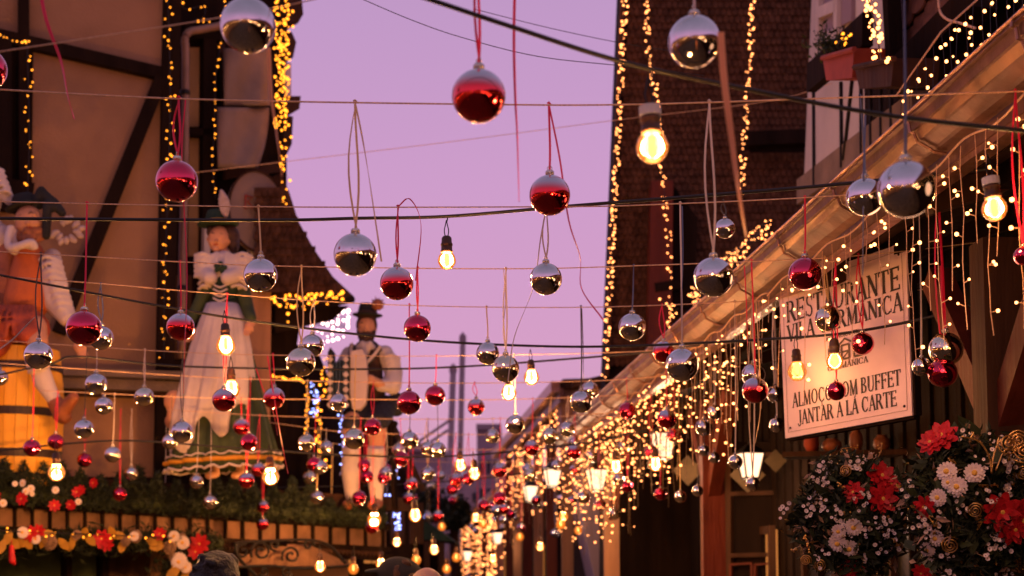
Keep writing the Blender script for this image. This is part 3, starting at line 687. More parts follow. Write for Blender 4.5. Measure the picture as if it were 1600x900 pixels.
t = thing('trailing_plant', 'sparse grey green plant trailing over the balcony rail', 'plant', HW.hit(1295, 90, .5))
leaves(lambda r: HW.hit(r.gauss(1295, 15), r.gauss(68, 12), .55 + r.uniform(-.05, .05)), 260, .02, 'leaves', 'leaf_dark', t, 4)
MB().tube(poly([HW.hit(u, v, .5) for u, v in ((1286, 95), (1278, 78), (1290, 60), (1304, 66), (1316, 52))], 5), .004, 4).build('stem', 'timber_brown', t)
light_string([HW.hit(1306, 68, .6), HW.hit(1318, 60, .6), HW.hit(1328, 52, .6)], 12, 'tiny gold lights in the plant on the balcony rail', 'mini_gold', .007, .03)
light_string([HW.hit(1350, -20, .7), HW.hit(1360, 10, .7), HW.hit(1369, 45, .7), HW.hit(1373, 70, .7), HW.hit(1377, 95, .7)], 46, 'short bunched warm light string above the brown flower box', 'mini_warm', .009, .03)
# lean-to roof of big scalloped tiles beside the white house
LR = Pl(1380, 7.6, 1560, 6.6)
th = thing('lean_to_roof', 'lean to roof of large scalloped brown tiles above the gutter', 'roof', LR.hit(1440, 190, 0))
b = MB(); LR.slab(b, [(1384, -120), (1560, -120), (1560, -20), (1410, 118), (1388, 90)], 0, .1); b.build('board', 'timber_dark', th)
tm = MB(); tw, thh = .062, .085
tm.prism([(-tw, thh), (-tw, -thh * .3)] + [(-tw * math.cos(math.pi * i / 6), -thh * .3 - thh * .5 * math.sin(math.pi * i / 6)) for i in range(1, 6)] + [(tw, -thh * .3), (tw, thh)], .012)
tmesh = tm.mesh('tile', 'tile')
for j in range(9):
    for k in range(8):
        u = 1398 + k * 37 + (j % 2) * 18; v = -92 + j * 23
        if u > 1560 or v > 80 - (u - 1420) * .75: continue
        p = LR.hit(u, v, .03 + .004 * (k % 2)) - th.location
        rot = Matrix((LR.d if LR.d.x > 0 else -LR.d, -LR.n, Vector((0, 0, 1)))).transposed() @ Matrix.Rotation(R(-9 + rnd.uniform(-2, 2)), 3, 'X')
        inst('tile', tmesh, th, M=Matrix.Translation(p) @ rot.to_4x4())
b = MB(); LR.beam(b, 1408, 118, 1536, -8, 22, off=.12, th=.14); b.build('barge_board', 'timber_dark', th)
b = MB(); LR.beam(b, 1388, -100, 1398, 92, 7, off=.14, th=.08); b.build('edge_board', 'timber_dark', th)
b = MB(); LR.slab(b, [(1396, 130), (1440, 96), (1560, -10), (1700, -10), (1700, 260), (1440, 260)], -.15, .05); b.build('back_panel', 'timber_dark', th)
MB().tube(poly([LR.hit(u, v, .25) for u, v in ((1466, -20), (1468, 16), (1480, 30), (1500, 36), (1524, 44))], 6), .006, 5).build('loose_cable', 'twine', th)
# ================================================================== distance, and the street behind the camera
def block(name, label, u0, v0, u1, d, m, depth=6):
    A = P(u0, v0, d); B = P(u1, v0, d); t = thing(name, label, 'building', (A.x, d, 0)); w = B.x - A.x; h = A.z
    MB().box(((A.x + B.x) / 2, d + depth / 2, h / 2), (w, depth, h)).build('wall', m, t)
    MB().box(((A.x + B.x) / 2, d + depth / 2, h + .1), (w * 1.05, depth * 1.05, .2)).build('roof', 'far_grey', t)
    for j in range(3):
        for k in range(3): MB().box((A.x + w * (k + .7) / 3.4, d - .02, h * (.5 + .15 * j)), (w * .12, .06, h * .07)).build('window', 'glass_dark', t)
    return t
block('grey_block', 'distant grey block with a flat top in the gap of the street', 745, 672, 782, 48, 'far_grey')
block('low_block', 'low mauve building at the very end of the street', 690, 735, 800, 62, 'far_wall')
block('side_block', 'low grey shed roof seen past the accordion statue', 636, 706, 690, 34, 'far_grey')
for (u0, v0, u1, v1, d, w, lab) in ((723, 535, 718, 760, 26, 9, 'taller of two blurred grey poles in the street gap'), (708, 582, 702, 770, 30, 10, 'shorter of two blurred grey poles in the street gap')):
    a = P(u0, v0, d); c = P(u1, v1, d); dr = (c - a); c = a + dr * (a.z / -dr.z)
    t = thing('utility_pole', lab, 'pole', c); MB().tube([c, a], [w * px(d) / 2] * 2, 14).build('shaft', 'pole_grey', t)
    MB().lathe([(w * px(d) * .62, 0), (w * px(d) * .62, .12), (0.001, .2)], 14, a).build('cap', 'far_grey', t)
for (u0, v0, u1, v1) in ((640, 700, 705, 655), (668, 694, 700, 672)):
    MB().tube([P(u0, v0, 28), P(u1, v1, 28)], .03, 6).solo('roof_brace', 'far_grey', 'thin grey strut rising over the shed roof' if u0 == 640 else 'shorter grey strut beneath the longer one over the shed roof', 'strut')
# dark stall and trees closing the bottom of the gap
t = thing('market_stall', 'low dark green roofed stall beyond the cap wearer', 'stall', P(640, 890, 17))
m = MB(); A_, B_ = P(596, 838, 17), P(690, 846, 17); m.prism([(A_.x - .1, A_.z), (B_.x + .15, B_.z), (B_.x - .15, B_.z + .22), (A_.x + .2, A_.z + .30)], 2.0, None, (0, 17, 0)); m.build('roof', 'cloth_dgreen', t)
m = MB(); m.box(((A_.x + B_.x) / 2, 18, A_.z / 2 - .02), (B_.x - A_.x - .1, 1.7, A_.z)); m.build('counter', 'timber_dark', t)
for k in range(5): m = MB(); p_ = A_.lerp(B_, k / 4); m.box((p_.x, 17.05, p_.z / 2), (.07, .07, p_.z - .02)); m.build('post', 'timber_brown', t)
for u, v, w_, h_, lab, sd in ((655, 790, 26, 24, 'dark bushy tree low behind the green stall', 1), (615, 800, 22, 24, 'darker narrow tree beside the hut wall', 2), (708, 800, 18, 20, 'small dark tree at the foot of the grey poles', 3)):
    c_ = P(u, v, 21); t = thing('tree', lab, 'tree', (c_.x, 21, 0)); MB().tube([(c_.x, 21, 0), (c_.x + .05, 21, c_.z * .6), (c_.x, 21, c_.z)], [.12, .09, .05], 8).build('trunk', 'timber_brown', t)
    kk = px(21); leaves(lambda g, c_=c_, w_=w_, h_=h_: c_ + Vector((g.gauss(0, w_ * kk * .5), g.gauss(0, .3), g.gauss(0, h_ * kk * .5))), 1500, .07, 'crown', 'leaf_fir', t, sd)
def rear_house(side, y0, y1, x, h, label, m):
    t = thing('rear_house', label, 'house', (x, (y0 + y1) / 2, 0)); s_ = -1 if x < 0 else 1
    MB().box((x + s_ * 1.0, (y0 + y1) / 2, h / 2), (2, y1 - y0 - .06, h)).build('wall', m, t)
    MB().box((x - s_ * .25, (y0 + y1) / 2, 2.9), (.6, y1 - y0 - .06, .12)).build('canopy', 'timber_brown', t)
    k = 0; y = y0 + .6
    while y < y1 - .3:
        MB().box((x - s_ * .02, y, 1.5), (.06, .55, 1.1)).build('window', 'window_glow' if k % 2 == 0 else 'glass_dark', t); pass
        MB().box((x - s_ * .04, y + .55, h / 2), (.08, .12, h)).build('beam', 'timber_dark', t); y += 1.1; k += 1
    pts = [Vector((x - s_ * .55, rnd.uniform(y0, y1), 2.84 - rnd.random() ** 1.5 * .5)) for _ in range(int((y1 - y0) * 26))]
    minis(pts, .008, 'mini_warm', t)
rear_house(-1, -12, -1, -6.4, 3.4, 'timber house behind the viewpoint on the statue side', 'plaster_tan')
rear_house(-1, -1, 8.2, -7.0, 3.5, 'low timber house beyond the frame before the tan house', 'plaster_tan')
t = thing('rear_gable', 'gabled house closing the street behind the viewpoint', 'house', (0, -14, 0))
b = MB(); b.prism([(-6, 0), (6, 0), (6, 3.3), (0, 4.6), (-6, 3.3)], 1.5, None, (0, -15.5, 0)); b.build('wall', 'plaster_tan', t)
for x in (-3, -1.5, 0, 1.5, 3):
    MB().box((x, -13.98, 2), (.7, .05, 1.1)).build('window', 'window_glow', t); MB().box((x + .7, -13.97, 3), (.14, .08, 3.2)).build('beam', 'timber_dark', t)
minis([Vector((rnd.uniform(-6, 6), -13.8, 3.0 - rnd.random() * .6)) for _ in range(170)], .01, 'mini_warm', t)
def rear_fill_row(label, a, b_, n, jz):  # unseen bulbs added for warm fill and sparkle in the balls
    t = thing('rear_fill_bulbs', label, 'added fill bulbs', a); a = Vector(a); b_ = Vector(b_)
    MB().tube([a + Vector((0, 0, .05)), b_ + Vector((0, 0, .05))], .005, 5).build('cable', 'cable', t)
    for k in range(n): g_ = MB(); g_.octa(a.lerp(b_, (k + .5) / n) + Vector((0, 0, -rnd.random() * jz)), .036); g_.build('bulb', 'rear_fill_bulb', t)
rear_fill_row('added unseen fill bulbs along the canopy behind the viewpoint on the statue side', (-5.7, -11, 2.75), (-5.7, -1, 2.75), 24, .6)
rear_fill_row('added unseen fill bulbs along the canopy beside the viewpoint on the statue side', (-6.3, -.6, 2.7), (-6.3, 8.0, 2.7), 20, .6)
rear_fill_row('added unseen fill bulbs along the gutter behind the viewpoint', (2.2, -9, 2.55), (1.65, 1.5, 2.55), 26, .6)
rear_fill_row('added unseen fill bulbs across the rear gable', (-5.5, -13.4, 2.8), (5.5, -13.4, 2.8), 20, .8)

# ================================================================== lines across the street
HS_ = 1.09
def ps(u, v, d): return P(u, v, d)
def hang_line(pts, r, m, label, cat, name, group=None):
    q = poly([P(*p) for p in pts], 8); return MB().tube(q, r, 6).solo(name, m, label, cat, smooth=True, group=group)
LINES = [   # depth, [(u, v) ...]
    (3.33, [(-60, 137), (0, 140), (300, 155), (750, 163), (1000, 163), (1330, 152), (1700, 139)]),
    (4.25, [(-60, 312), (0, 315), (400, 323), (860, 323), (1040, 319), (1320, 305), (1700, 276)]),
    (5.08, [(-60, 388), (0, 393), (300, 410), (450, 416), (780, 420), (1000, 415), (1320, 401), (1560, 375)]),
    (5.90, [(-60, 428), (130, 441), (330, 458), (560, 474), (780, 480), (1000, 478), (1330, 462), (1480, 448)]),
    (7.15, [(-60, 528), (300, 551), (560, 556), (780, 555), (1060, 545), (1290, 512)]),
    (8.10, [(-20, 566), (300, 588), (560, 597), (800, 598), (1010, 590), (1190, 562)]),
    (8.95, [(60, 610), (330, 622), (560, 624), (800, 624), (1000, 614), (1130, 590)]),
    (9.90, [(260, 640), (430, 650), (650, 655), (850, 652), (1000, 640), (1060, 628)]),
    (11.2, [(420, 660), (560, 676), (800, 678), (960, 664), (1010, 650)]),
    (12.6, [(470, 690), (640, 700), (800, 702), (950, 690)]),
    (14.4, [(490, 708), (640, 720), (780, 722), (890, 714)]),
    (16.5, [(500, 726), (640, 740), (780, 744), (870, 738)]),
    (19.5, [(520, 742), (650, 762), (850, 756)]),
    (23.0, [(560, 768), (660, 784), (800, 780)]),
]
ORD = ['top', 'second', 'third', 'fourth', 'fifth', 'sixth', 'seventh', 'eighth', 'ninth', 'tenth', 'eleventh', 'twelfth', 'thirteenth', 'lowest']
for i, (d, pts) in enumerate(LINES):
    hang_line([(u, v, d) for u, v in pts], .0020 if i < 5 else .0026, 'twine', f'thin beige twine crossing the street, {ORD[i]} of the ball carrying lines' + (' from the top' if 0 < i < 13 else ''), 'twine', 'twine_line', 'twine lines strung across the street')
hang_line([(-60, 90, 2.58), (400, 18, 2.58), (800, -60, 2.58), (1400, -50, 2.58), (1700, -20, 2.58)], .0012, 'twine', 'twine above the frame that carries the nearest balls', 'twine', 'twine_line', 'twine lines strung across the street')
def line_v(i, u):
    pts = LINES[i][1]
    if u <= pts[0][0]: return pts[0][1]
    for (a, va), (b_, vb) in zip(pts, pts[1:]):
        if a <= u <= b_: return va + (vb - va) * (u - a) / (b_ - a)
    return pts[-1][1]
hang_line([(520, -50, 2.45), (665, -3, 2.47), (800, 42, 2.5), (970, 96, 2.55), (1150, 136, 2.6), (1400, 182, 2.7), (1700, 214, 2.8)], .0045, 'cable', 'thick black cable slanting across the sky above the big bulb', 'cable', 'power_cable')
hang_line([(560, -4, 6), (640, 30, 6), (720, 58, 6), (840, 88, 6), (972, 103, 6.2), (1100, 118, 6.5)], .0018, 'cable', 'thin dark wire sagging below the thick cable', 'wire', 'thin_wire')
hang_line([(740, 14, 7), (860, 44, 7), (975, 68, 7), (1080, 84, 7)], .0018, 'cable', 'thin dark wire crossing just above the thick cable', 'wire', 'thin_wire')
hang_line([(270, 274, 10), (450, 252, 10), (700, 222, 10), (960, 188, 10), (1200, 158, 9.5), (1300, 130, 9)], .0022, 'twine', 'faint wire rising from the oval sign towards the white house', 'wire', 'thin_wire')
FEST = [
    ([(-60, 341, 4.75), (400, 344, 4.7), (560, 341, 4.7), (700, 338, 4.7), (890, 322, 4.6), (1120, 304, 4.4), (1300, 289, 4.2), (1560, 262, 3.9)], .0058, 'black bulb cable crossing level behind the high silver and red balls'),
    ([(-60, 420, 5.9), (0, 430, 5.9), (250, 478, 5.9), (440, 508, 5.9), (650, 531, 5.9), (850, 541, 5.9), (1000, 540, 5.8), (1200, 530, 5.5), (1330, 519, 5.2), (1480, 488, 4.9), (1640, 430, 4.6)], .0055, 'black bulb cable sagging from the barrel statue to the restaurant sign'),
    ([(-20, 590, 7.9), (80, 568, 7.9), (125, 557, 7.9), (300, 573, 7.9), (640, 576, 7.9), (900, 560, 7.7), (1080, 542, 7.3), (1200, 520, 7.0)], .006, 'black bulb cable kinked upward beside the barrel'),
    ([(-20, 706, 9.2), (120, 692, 9.2), (215, 689, 9.2), (370, 700, 9.2), (560, 712, 9.4), (720, 712, 9.6), (900, 694, 9.8), (1010, 672, 9.8)], .007, 'black bulb cable passing below the skirt of the barmaid statue'),
    ([(430, 762, 12), (640, 756, 13), (800, 742, 13), (930, 720, 13)], .007, 'faint black bulb cable low over the far garland'),
]
for pts, r_, lab in FEST: hang_line(pts, r_, 'cable', lab, 'cable', 'bulb_cable', 'festoon bulb cables')

# ================================================================== hanging balls
sm = MB(); prof = []
for i in range(33):
    t_ = math.pi * i / 32; r_ = .05 * math.sin(t_); z_ = .05 * math.cos(t_)
    prof.append((max(r_, 1e-5), z_ + (.0016 * math.exp(-(r_ / .009) ** 2) if z_ > 0 else 0)))
sm.lathe(prof[::-1], 48)
BALLM = {}
for k_, m_ in (('S', 'silver'), ('G', 'silver_gold'), ('R', 'red_gloss'), ('M', 'red_sky_sheen')): BALLM[k_] = sm.mesh('ball_shell', m_, True)
cp = MB(); cp.lathe([(.0095, .0485), (.0095, .058), (.0085, .060), (.002, .0608)], 18); ring = [Vector((.0055 * math.cos(a), 0, .0655 + .0055 * math.sin(a))) for a in [2 * math.pi * k / 14 for k in range(15)]]
cp.tube(ring, .0011, 5, False)
for k in range(12): a = 2 * math.pi * k / 12; cp.box((.0098 * math.cos(a), .0098 * math.sin(a), .053), (.0012, .0012, .009))
CAPM = cp.mesh('cap', 'cap_metal', True)
RIB = {'r': 'ribbon_red', 'g': 'ribbon_gold', 'b': 'ribbon_blue', 'w': 'ribbon_white', 'd': 'ribbon_dark'}
COLN = {'S': 'silver', 'G': 'silver', 'R': 'glossy red', 'M': 'red with painted sky sheen'}
ball_mesh_count = 0
def ball(u, v, dia, kind, label, rib=None, line=None, tail=None, style=None):
    """a hanging ball with its cap and a looped ribbon that goes up to its line"""
    d = 222. / dia
    if line is None:
        if dia > 74: line = -1; d = 2.58 * (1 if dia > 78 else 1.02)
        else:
            line = min(range(len(LINES)), key=lambda i: abs(LINES[i][0] - d) + (9 if line_v(i, u) > v - dia * .55 else 0)); d = LINES[line][0] + .0
    elif line >= 0: d = LINES[line][0]
    dmax = 1.66 / ((u - 800) / FPX + .076) if u > 900 else 99                   # lines end at the eave
    while line > 0 and LINES[line][0] > dmax: line -= 1; d = LINES[line][0]
    c = P(u, v, d); sc = dia * px(d) / .1
    t = thing('hanging_ball', label, 'christmas ball', c, 'christmas balls hung over the street')
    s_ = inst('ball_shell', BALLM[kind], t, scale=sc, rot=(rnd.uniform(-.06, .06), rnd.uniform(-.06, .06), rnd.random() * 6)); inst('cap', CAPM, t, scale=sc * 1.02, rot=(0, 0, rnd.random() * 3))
    top = (P(u, line_v(line, u), d).z if line >= 0 else P(u, -70, d).z) - c.z
    rib = rib or ('r' if kind in 'RM' else rnd.choice('gwgbd')); m_ = RIB[rib]; w = .0052 if d < 7 else .0042
    z0 = .064 * sc; st = style if style is not None else rnd.choice((0, 0, 1, 2)); b = MB(); g_ = rnd.uniform(.004, .016) * (1 if st else .3)
    if top - z0 > .02:
        n = 7; lean = rnd.uniform(-.01, .01)
        b.strip([(g_ * math.sin(math.pi * k / n) * (1 - k / n) + lean * k / n, 0, z0 + (top - z0) * k / n) for k in range(n + 1)], w, twist=rnd.uniform(0, 1.2))
        if st: b.strip([(-g_ * 1.3 * math.sin(math.pi * k / n) + lean * k / n + .002, .003, z0 + (top - z0) * k / n) for k in range(n + 1)], w * .9, twist=rnd.uniform(-1.5, 1.5))
        b.tube([(lean - .003, -.003, top + .002), (lean, .0, top + .005), (lean + .004, .003, top + .001)], .0025, 5)
    if tail:
        b.strip(poly([(lean, 0, top)] + [(q[0] * px(d), -.004, top - q[1] * px(d)) for q in tail], 6), w * .8, twist=2.5)
    if b.v:
        o = inst('ribbon', b.mesh('ribbon', m_), t)
    return t
BALLS = [
 (387, 40, 88, 'S', 'large near silver ball in front of the gold light column, top left', 'w'),
 (748, 150, 86, 'M', 'largest red ball, alone against open sky near the top', 'r'),
 (1085, 65, 84, 'S', 'large near silver ball in front of the tiled roof above the big bulb', 'w'),
 (1416, 296, 90, 'S', 'biggest silver ball, overlapping a smaller one over the gutter', 'b'),
 (1352, 308, 60, 'S', 'silver ball partly hidden behind the biggest silver ball by the gutter', 'b'),
 (276, 283, 66, 'R', 'bright pink red ball in front of the drainpipe', 'r'),
 (859, 305, 65, 'M', 'red ball against the sky touching the black bulb cable', 'r', None, [(16, 90), (30, 190), (48, 250), (50, 300), (84, 350)]),
 (555, 398, 68, 'S', 'biggest silver ball against open sky beside the flared roof', 'g', None, [(10, 60), (22, 130), (42, 260)]),
 (620, 443, 53, 'M', 'red ball with painted sky sheen reflecting the bulb left of the lit sky bulb', 'r', None, [(20, -12), (38, 30), (30, 120)]),
 (853, 436, 51, 'S', 'silver ball hanging straight below the red ball on the cable', 'w', None, [(-8, 50), (-20, 130), (-50, 210), (-60, 280)]),
 (407, 430, 53, 'S', 'silver ball on a looped gold ribbon beside the barmaid statue', 'g'),
 (1115, 433, 63, 'S', 'big silver ball in front of the slanting warm lights and gutter', 'w'),
 (1258, 428, 52, 'R', 'pink red ball at the upper corner of the restaurant sign', 'r'),
 (131, 513, 55, 'R', 'dark red ball on two long ribbons beside the barrel statue hand', 'r'),
 (158, 528, 38, 'S', 'silver ball just behind the dark red ball near the barrel', 'b'),
 (60, 555, 44, 'S', 'silver ball in front of the upper barrel staves', 'd'),
 (282, 511, 44, 'M', 'red ball with painted sky sheen over the corner post beside the barmaid hand', 'r'),
 (652, 513, 43, 'R', 'red ball against the sky beside the accordion statue hat', 'r'),
 (988, 511, 43, 'S', 'silver ball on a blue ribbon just inside the tiled gable edge', 'b'),
 (1294, 498, 42, 'G', 'golden silver ball covering the word in the middle of the sign', 'g'),
 (1348, 537, 36, 'R', 'red ball over the small emblem of the sign', 'r'),
 (1478, 546, 54, 'G', 'large golden silver ball just past the inner edge of the sign', 'r'),
 (1440, 573, 30, 'S', 'small silver ball tucked beside the inner edge of the sign', 'w'),
 (1473, 583, 46, 'R', 'red ball half behind the large golden one past the sign', 'r'),
 (1307, 611, 30, 'R', 'small red ball covering a letter of the lower sign text', 'r'),
 (1066, 570, 52, 'S', 'big silver ball in front of the warm light curtain', 'w'),
 (1037, 550, 34, 'M', 'red ball with painted sky sheen touching the big one before the light curtain', 'r'),
 (762, 552, 36, 'S', 'silver ball left of the pair below the sky bulb', 'g'),
 (790, 576, 43, 'G', 'silver ball directly over a lit bulb in mid sky', 'w'),
 (470, 566, 46, 'G', 'golden silver ball beside the gold lights left of the accordion', 'g'),
 (488, 540, 36, 'S', 'silver ball peeking over the golden one near the accordion', 'w'),
 (350, 625, 37, 'M', 'red ball with painted sky sheen in front of the white apron below a small bulb', 'r'),
 (428, 622, 34, 'M', 'red ball with painted sky sheen right of the white apron', 'r'),
 (225, 620, 30, 'G', 'small golden silver ball over the bare wall between barrel and apron', 'w'),
 (150, 600, 34, 'S', 'silver ball above the barrel statue boot', 'w'),
 (162, 634, 28, 'S', 'small silver ball touching the boot of the barrel statue', 'd'),
 (131, 670, 30, 'S', 'silver ball just below the boot of the barrel statue', 'd'),
 (50, 700, 27, 'R', 'red ball over the lowest barrel hoop', 'r'),
 (87, 690, 25, 'R', 'red ball at the edge of the barrel foot', 'r'),
 (132, 719, 23, 'R', 'small red ball on bare wall right of the lit garland bulb', 'r'),
 (176, 710, 26, 'S', 'small silver ball on bare wall above the fir garland', 'w'),
 (205, 740, 22, 'S', 'tiny silver ball touching the top of the dark fir garland', 'w'),
 (187, 772, 22, 'R', 'tiny red ball in front of the dark fir garland', 'r'),
 (257, 797, 20, 'S', 'tiny silver ball over the slatted railing left of the skirt', 'w'),
 (284, 675, 34, 'S', 'silver ball before the pink round shape at the skirt edge', 'd'),
 (266, 690, 25, 'S', 'small silver ball overlapping another at the skirt left edge', 'd'),
 (377, 667, 26, 'M', 'upper of two close red balls on the green skirt', 'r'),
 (389, 691, 27, 'R', 'lower of two close red balls on the green skirt', 'r'),
 (528, 629, 28, 'S', 'small silver ball in front of the accordion bellows', 'w'),
 (479, 692, 27, 'G', 'golden silver ball between skirt and accordion statue', 'g'),
 (553, 686, 33, 'G', 'golden silver ball on a long gold ribbon in front of the accordion statue knee', 'g'),
 (582, 667, 27, 'R', 'red ball between the knees of the accordion statue', 'r'),
 (639, 629, 38, 'R', 'red ball at the elbow side of the accordion statue', 'r'),
 (680, 618, 32, 'R', 'red ball against pale sky right of the elbow ball', 'r'),
 (640, 688, 28, 'S', 'silver ball below the elbow ball against pale sky', 'd'),
 (623, 703, 21, 'S', 'tiny silver ball left of the one below the elbow ball', 'd'),
 (668, 700, 22, 'S', 'tiny silver ball left in the close pair by the grey poles', 'd'),
 (684, 703, 26, 'S', 'small silver ball right in the close pair by the grey poles', 'd'),
 (744, 636, 27, 'M', 'small red ball with painted sky sheen alone right of the grey poles', 'r'),
 (805, 663, 30, 'S', 'silver ball beside the tip of the second eave', 'w'),
 (908, 628, 35, 'S', 'silver ball in front of the second eave gable', 'd'),
 (922, 610, 28, 'S', 'silver ball half hidden above the gable one', 'd'),
 (980, 642, 27, 'R', 'red ball under the long gutter before the light curtain', 'r'),
 (859, 681, 26, 'G', 'golden silver ball just below the second eave', 'g'),
 (886, 671, 24, 'S', 'silver ball between second eave and light curtain', 'w'),
 (831, 700, 24, 'M', 'red ball with painted sky sheen before the second eave lights', 'r'),
 (781, 735, 23, 'M', 'small red ball right of two far bulbs', 'r'),
 (573, 745, 21, 'R', 'left red ball of the pair over the accordion statue socks', 'r'),
 (600, 746, 21, 'R', 'right red ball of the pair over the accordion statue socks', 'r'),
 (561, 778, 22, 'R', 'red ball at the accordion statue feet', 'r'),
 (500, 730, 22, 'S', 'tiny silver ball over the hut by the gold tangle', 'g'),
 (495, 777, 20, 'S', 'tiny silver ball at the end of the dark fir garland', 'g'),
 (307, 752, 22, 'S', 'tiny silver ball below the yellow hem of the skirt', 'w'),
 (328, 784, 22, 'S', 'tiny silver ball before the railing below the skirt', 'w'),
 (385, 751, 25, 'M', 'small red ball below the hem beside the lit bulb', 'r'),
 (403, 734, 22, 'M', 'tiny red ball just left of the lit bulb by the hem', 'r'),
 (411, 792, 19, 'M', 'tiny red ball straight below the bulb by the hem', 'r'),
 (410, 819, 20, 'M', 'tiny red ball on the railing, lowest below the hem bulb', 'r'),
 (581, 824, 21, 'M', 'tiny red ball before the railing under the accordion statue', 'r'),
 (90, 827, 20, 'S', 'tiny silver ball straight under the lit garland bulb', 'g'),
 (0, 590, 25, 'S', 'silver ball cut by the picture edge beside the barrel', 'd'),
 (9, 745, 20, 'S', 'tiny silver ball at the foot of the barrel by the picture edge', 'g'),
 (0, 780, 22, 'R', 'red ball cut by the picture edge over the garland', 'r'),
 (-22, 108, 66, 'R', 'big red ball mostly outside the frame beside the dark panel', 'r'),
 (1178, 586, 38, 'S', 'silver ball hanging behind a red one beside the sign', 'g'),
 (1180, 610, 41, 'M', 'red ball with painted sky sheen between light curtain and sign', 'r'),
 (1211, 616, 27, 'S', 'small silver ball at the outer edge of the sign', 'w'),
 (1214, 664, 24, 'S', 'small silver ball at the lower outer corner of the sign', 'w'),
 (1117, 644, 24, 'S', 'small silver ball over the top of the red post, upper one', 'w'),
 (1100, 668, 27, 'S', 'silver ball over the top of the red post, lower one', 'w'),
 (1042, 655, 31, 'M', 'red ball with painted sky sheen above the bright lantern', 'r'),
 (1053, 680, 22, 'R', 'small red ball right of the bright lantern', 'r'),
 (1018, 706, 22, 'R', 'small red ball touching the lit bulb by the lantern', 'r'),
 (1149, 722, 23, 'S', 'silver ball just left of the square lantern', 'w'),
 (1100, 704, 18, 'S', 'tiny silver ball left on the red post', 'd'),
 (1116, 715, 18, 'S', 'tiny silver ball right on the red post', 'd'),
 (1090, 767, 18, 'S', 'tiny silver ball beside the red post foot', 'd'),
 (1032, 772, 20, 'R', 'tiny red ball before the small gold lantern', 'r'),
 (1063, 776, 19, 'S', 'tiny silver ball right of the small gold lantern', 'g'),
 (1176, 756, 22, 'S', 'silver ball right below the square lantern', 'w'),
 (980, 760, 20, 'R', 'tiny red ball right of the pale post', 'r'),
 (960, 803, 18, 'S', 'tiny silver ball over the pale post foot', 'g'),
 (938, 789, 18, 'R', 'tiny red ball left of the pale post', 'r'),
 (1599, 400, 30, 'R', 'red ball cut by the picture edge below the inner bulb', 'r'),
 (1133, 357, 32, 'S', 'blurred dark silver ball in front of the tiled roof foot', 'd'),
]
for q in BALLS: ball(*q[:5], rib=q[5], line=None, tail=(q[7] if len(q) > 7 else None))
# the small far balls: named by their count along their own line
FARB = []
rr = random.Random(21)
taken = [(q[0], q[1]) for q in BALLS]
for li, n, lo, hi, u0, u1, dv in ((7, 6, 16, 22, 470, 1000, 80), (8, 12, 15, 20, 460, 990, 90), (9, 14, 14, 18, 500, 940, 90), (10, 14, 12, 16, 520, 900, 95), (11, 14, 11, 14, 540, 880, 85), (12, 12, 9, 12, 560, 850, 80), (13, 9, 8, 10, 590, 800, 60)):
    row = []
    for k in range(n):
        u = u0 + (u1 - u0) * (k + rr.uniform(.1, .9)) / n; dia = 222 / LINES[li][0] * rr.uniform(.9, 1.1); v = line_v(li, u) + dia + rr.random() * dv
        row.append((u, v, dia, rr.choice('SSGRRM')))
    for fam, nm in (('SG', 'silver'), ('RM', 'red')):
        sel = sorted([q for q in row if q[3] in fam])
        for i, q in enumerate(sel):
            FARB.append((*q, f"tiny {nm} ball, {(ORD + ['fifteenth'])[i].replace('top', 'first')} {nm} one from the left on the {ORD[li]} twine line", li))
for q in FARB: ball(q[0], q[1], q[2], q[3], q[4].replace('lowest twine', 'lowest twine'), line=q[5])

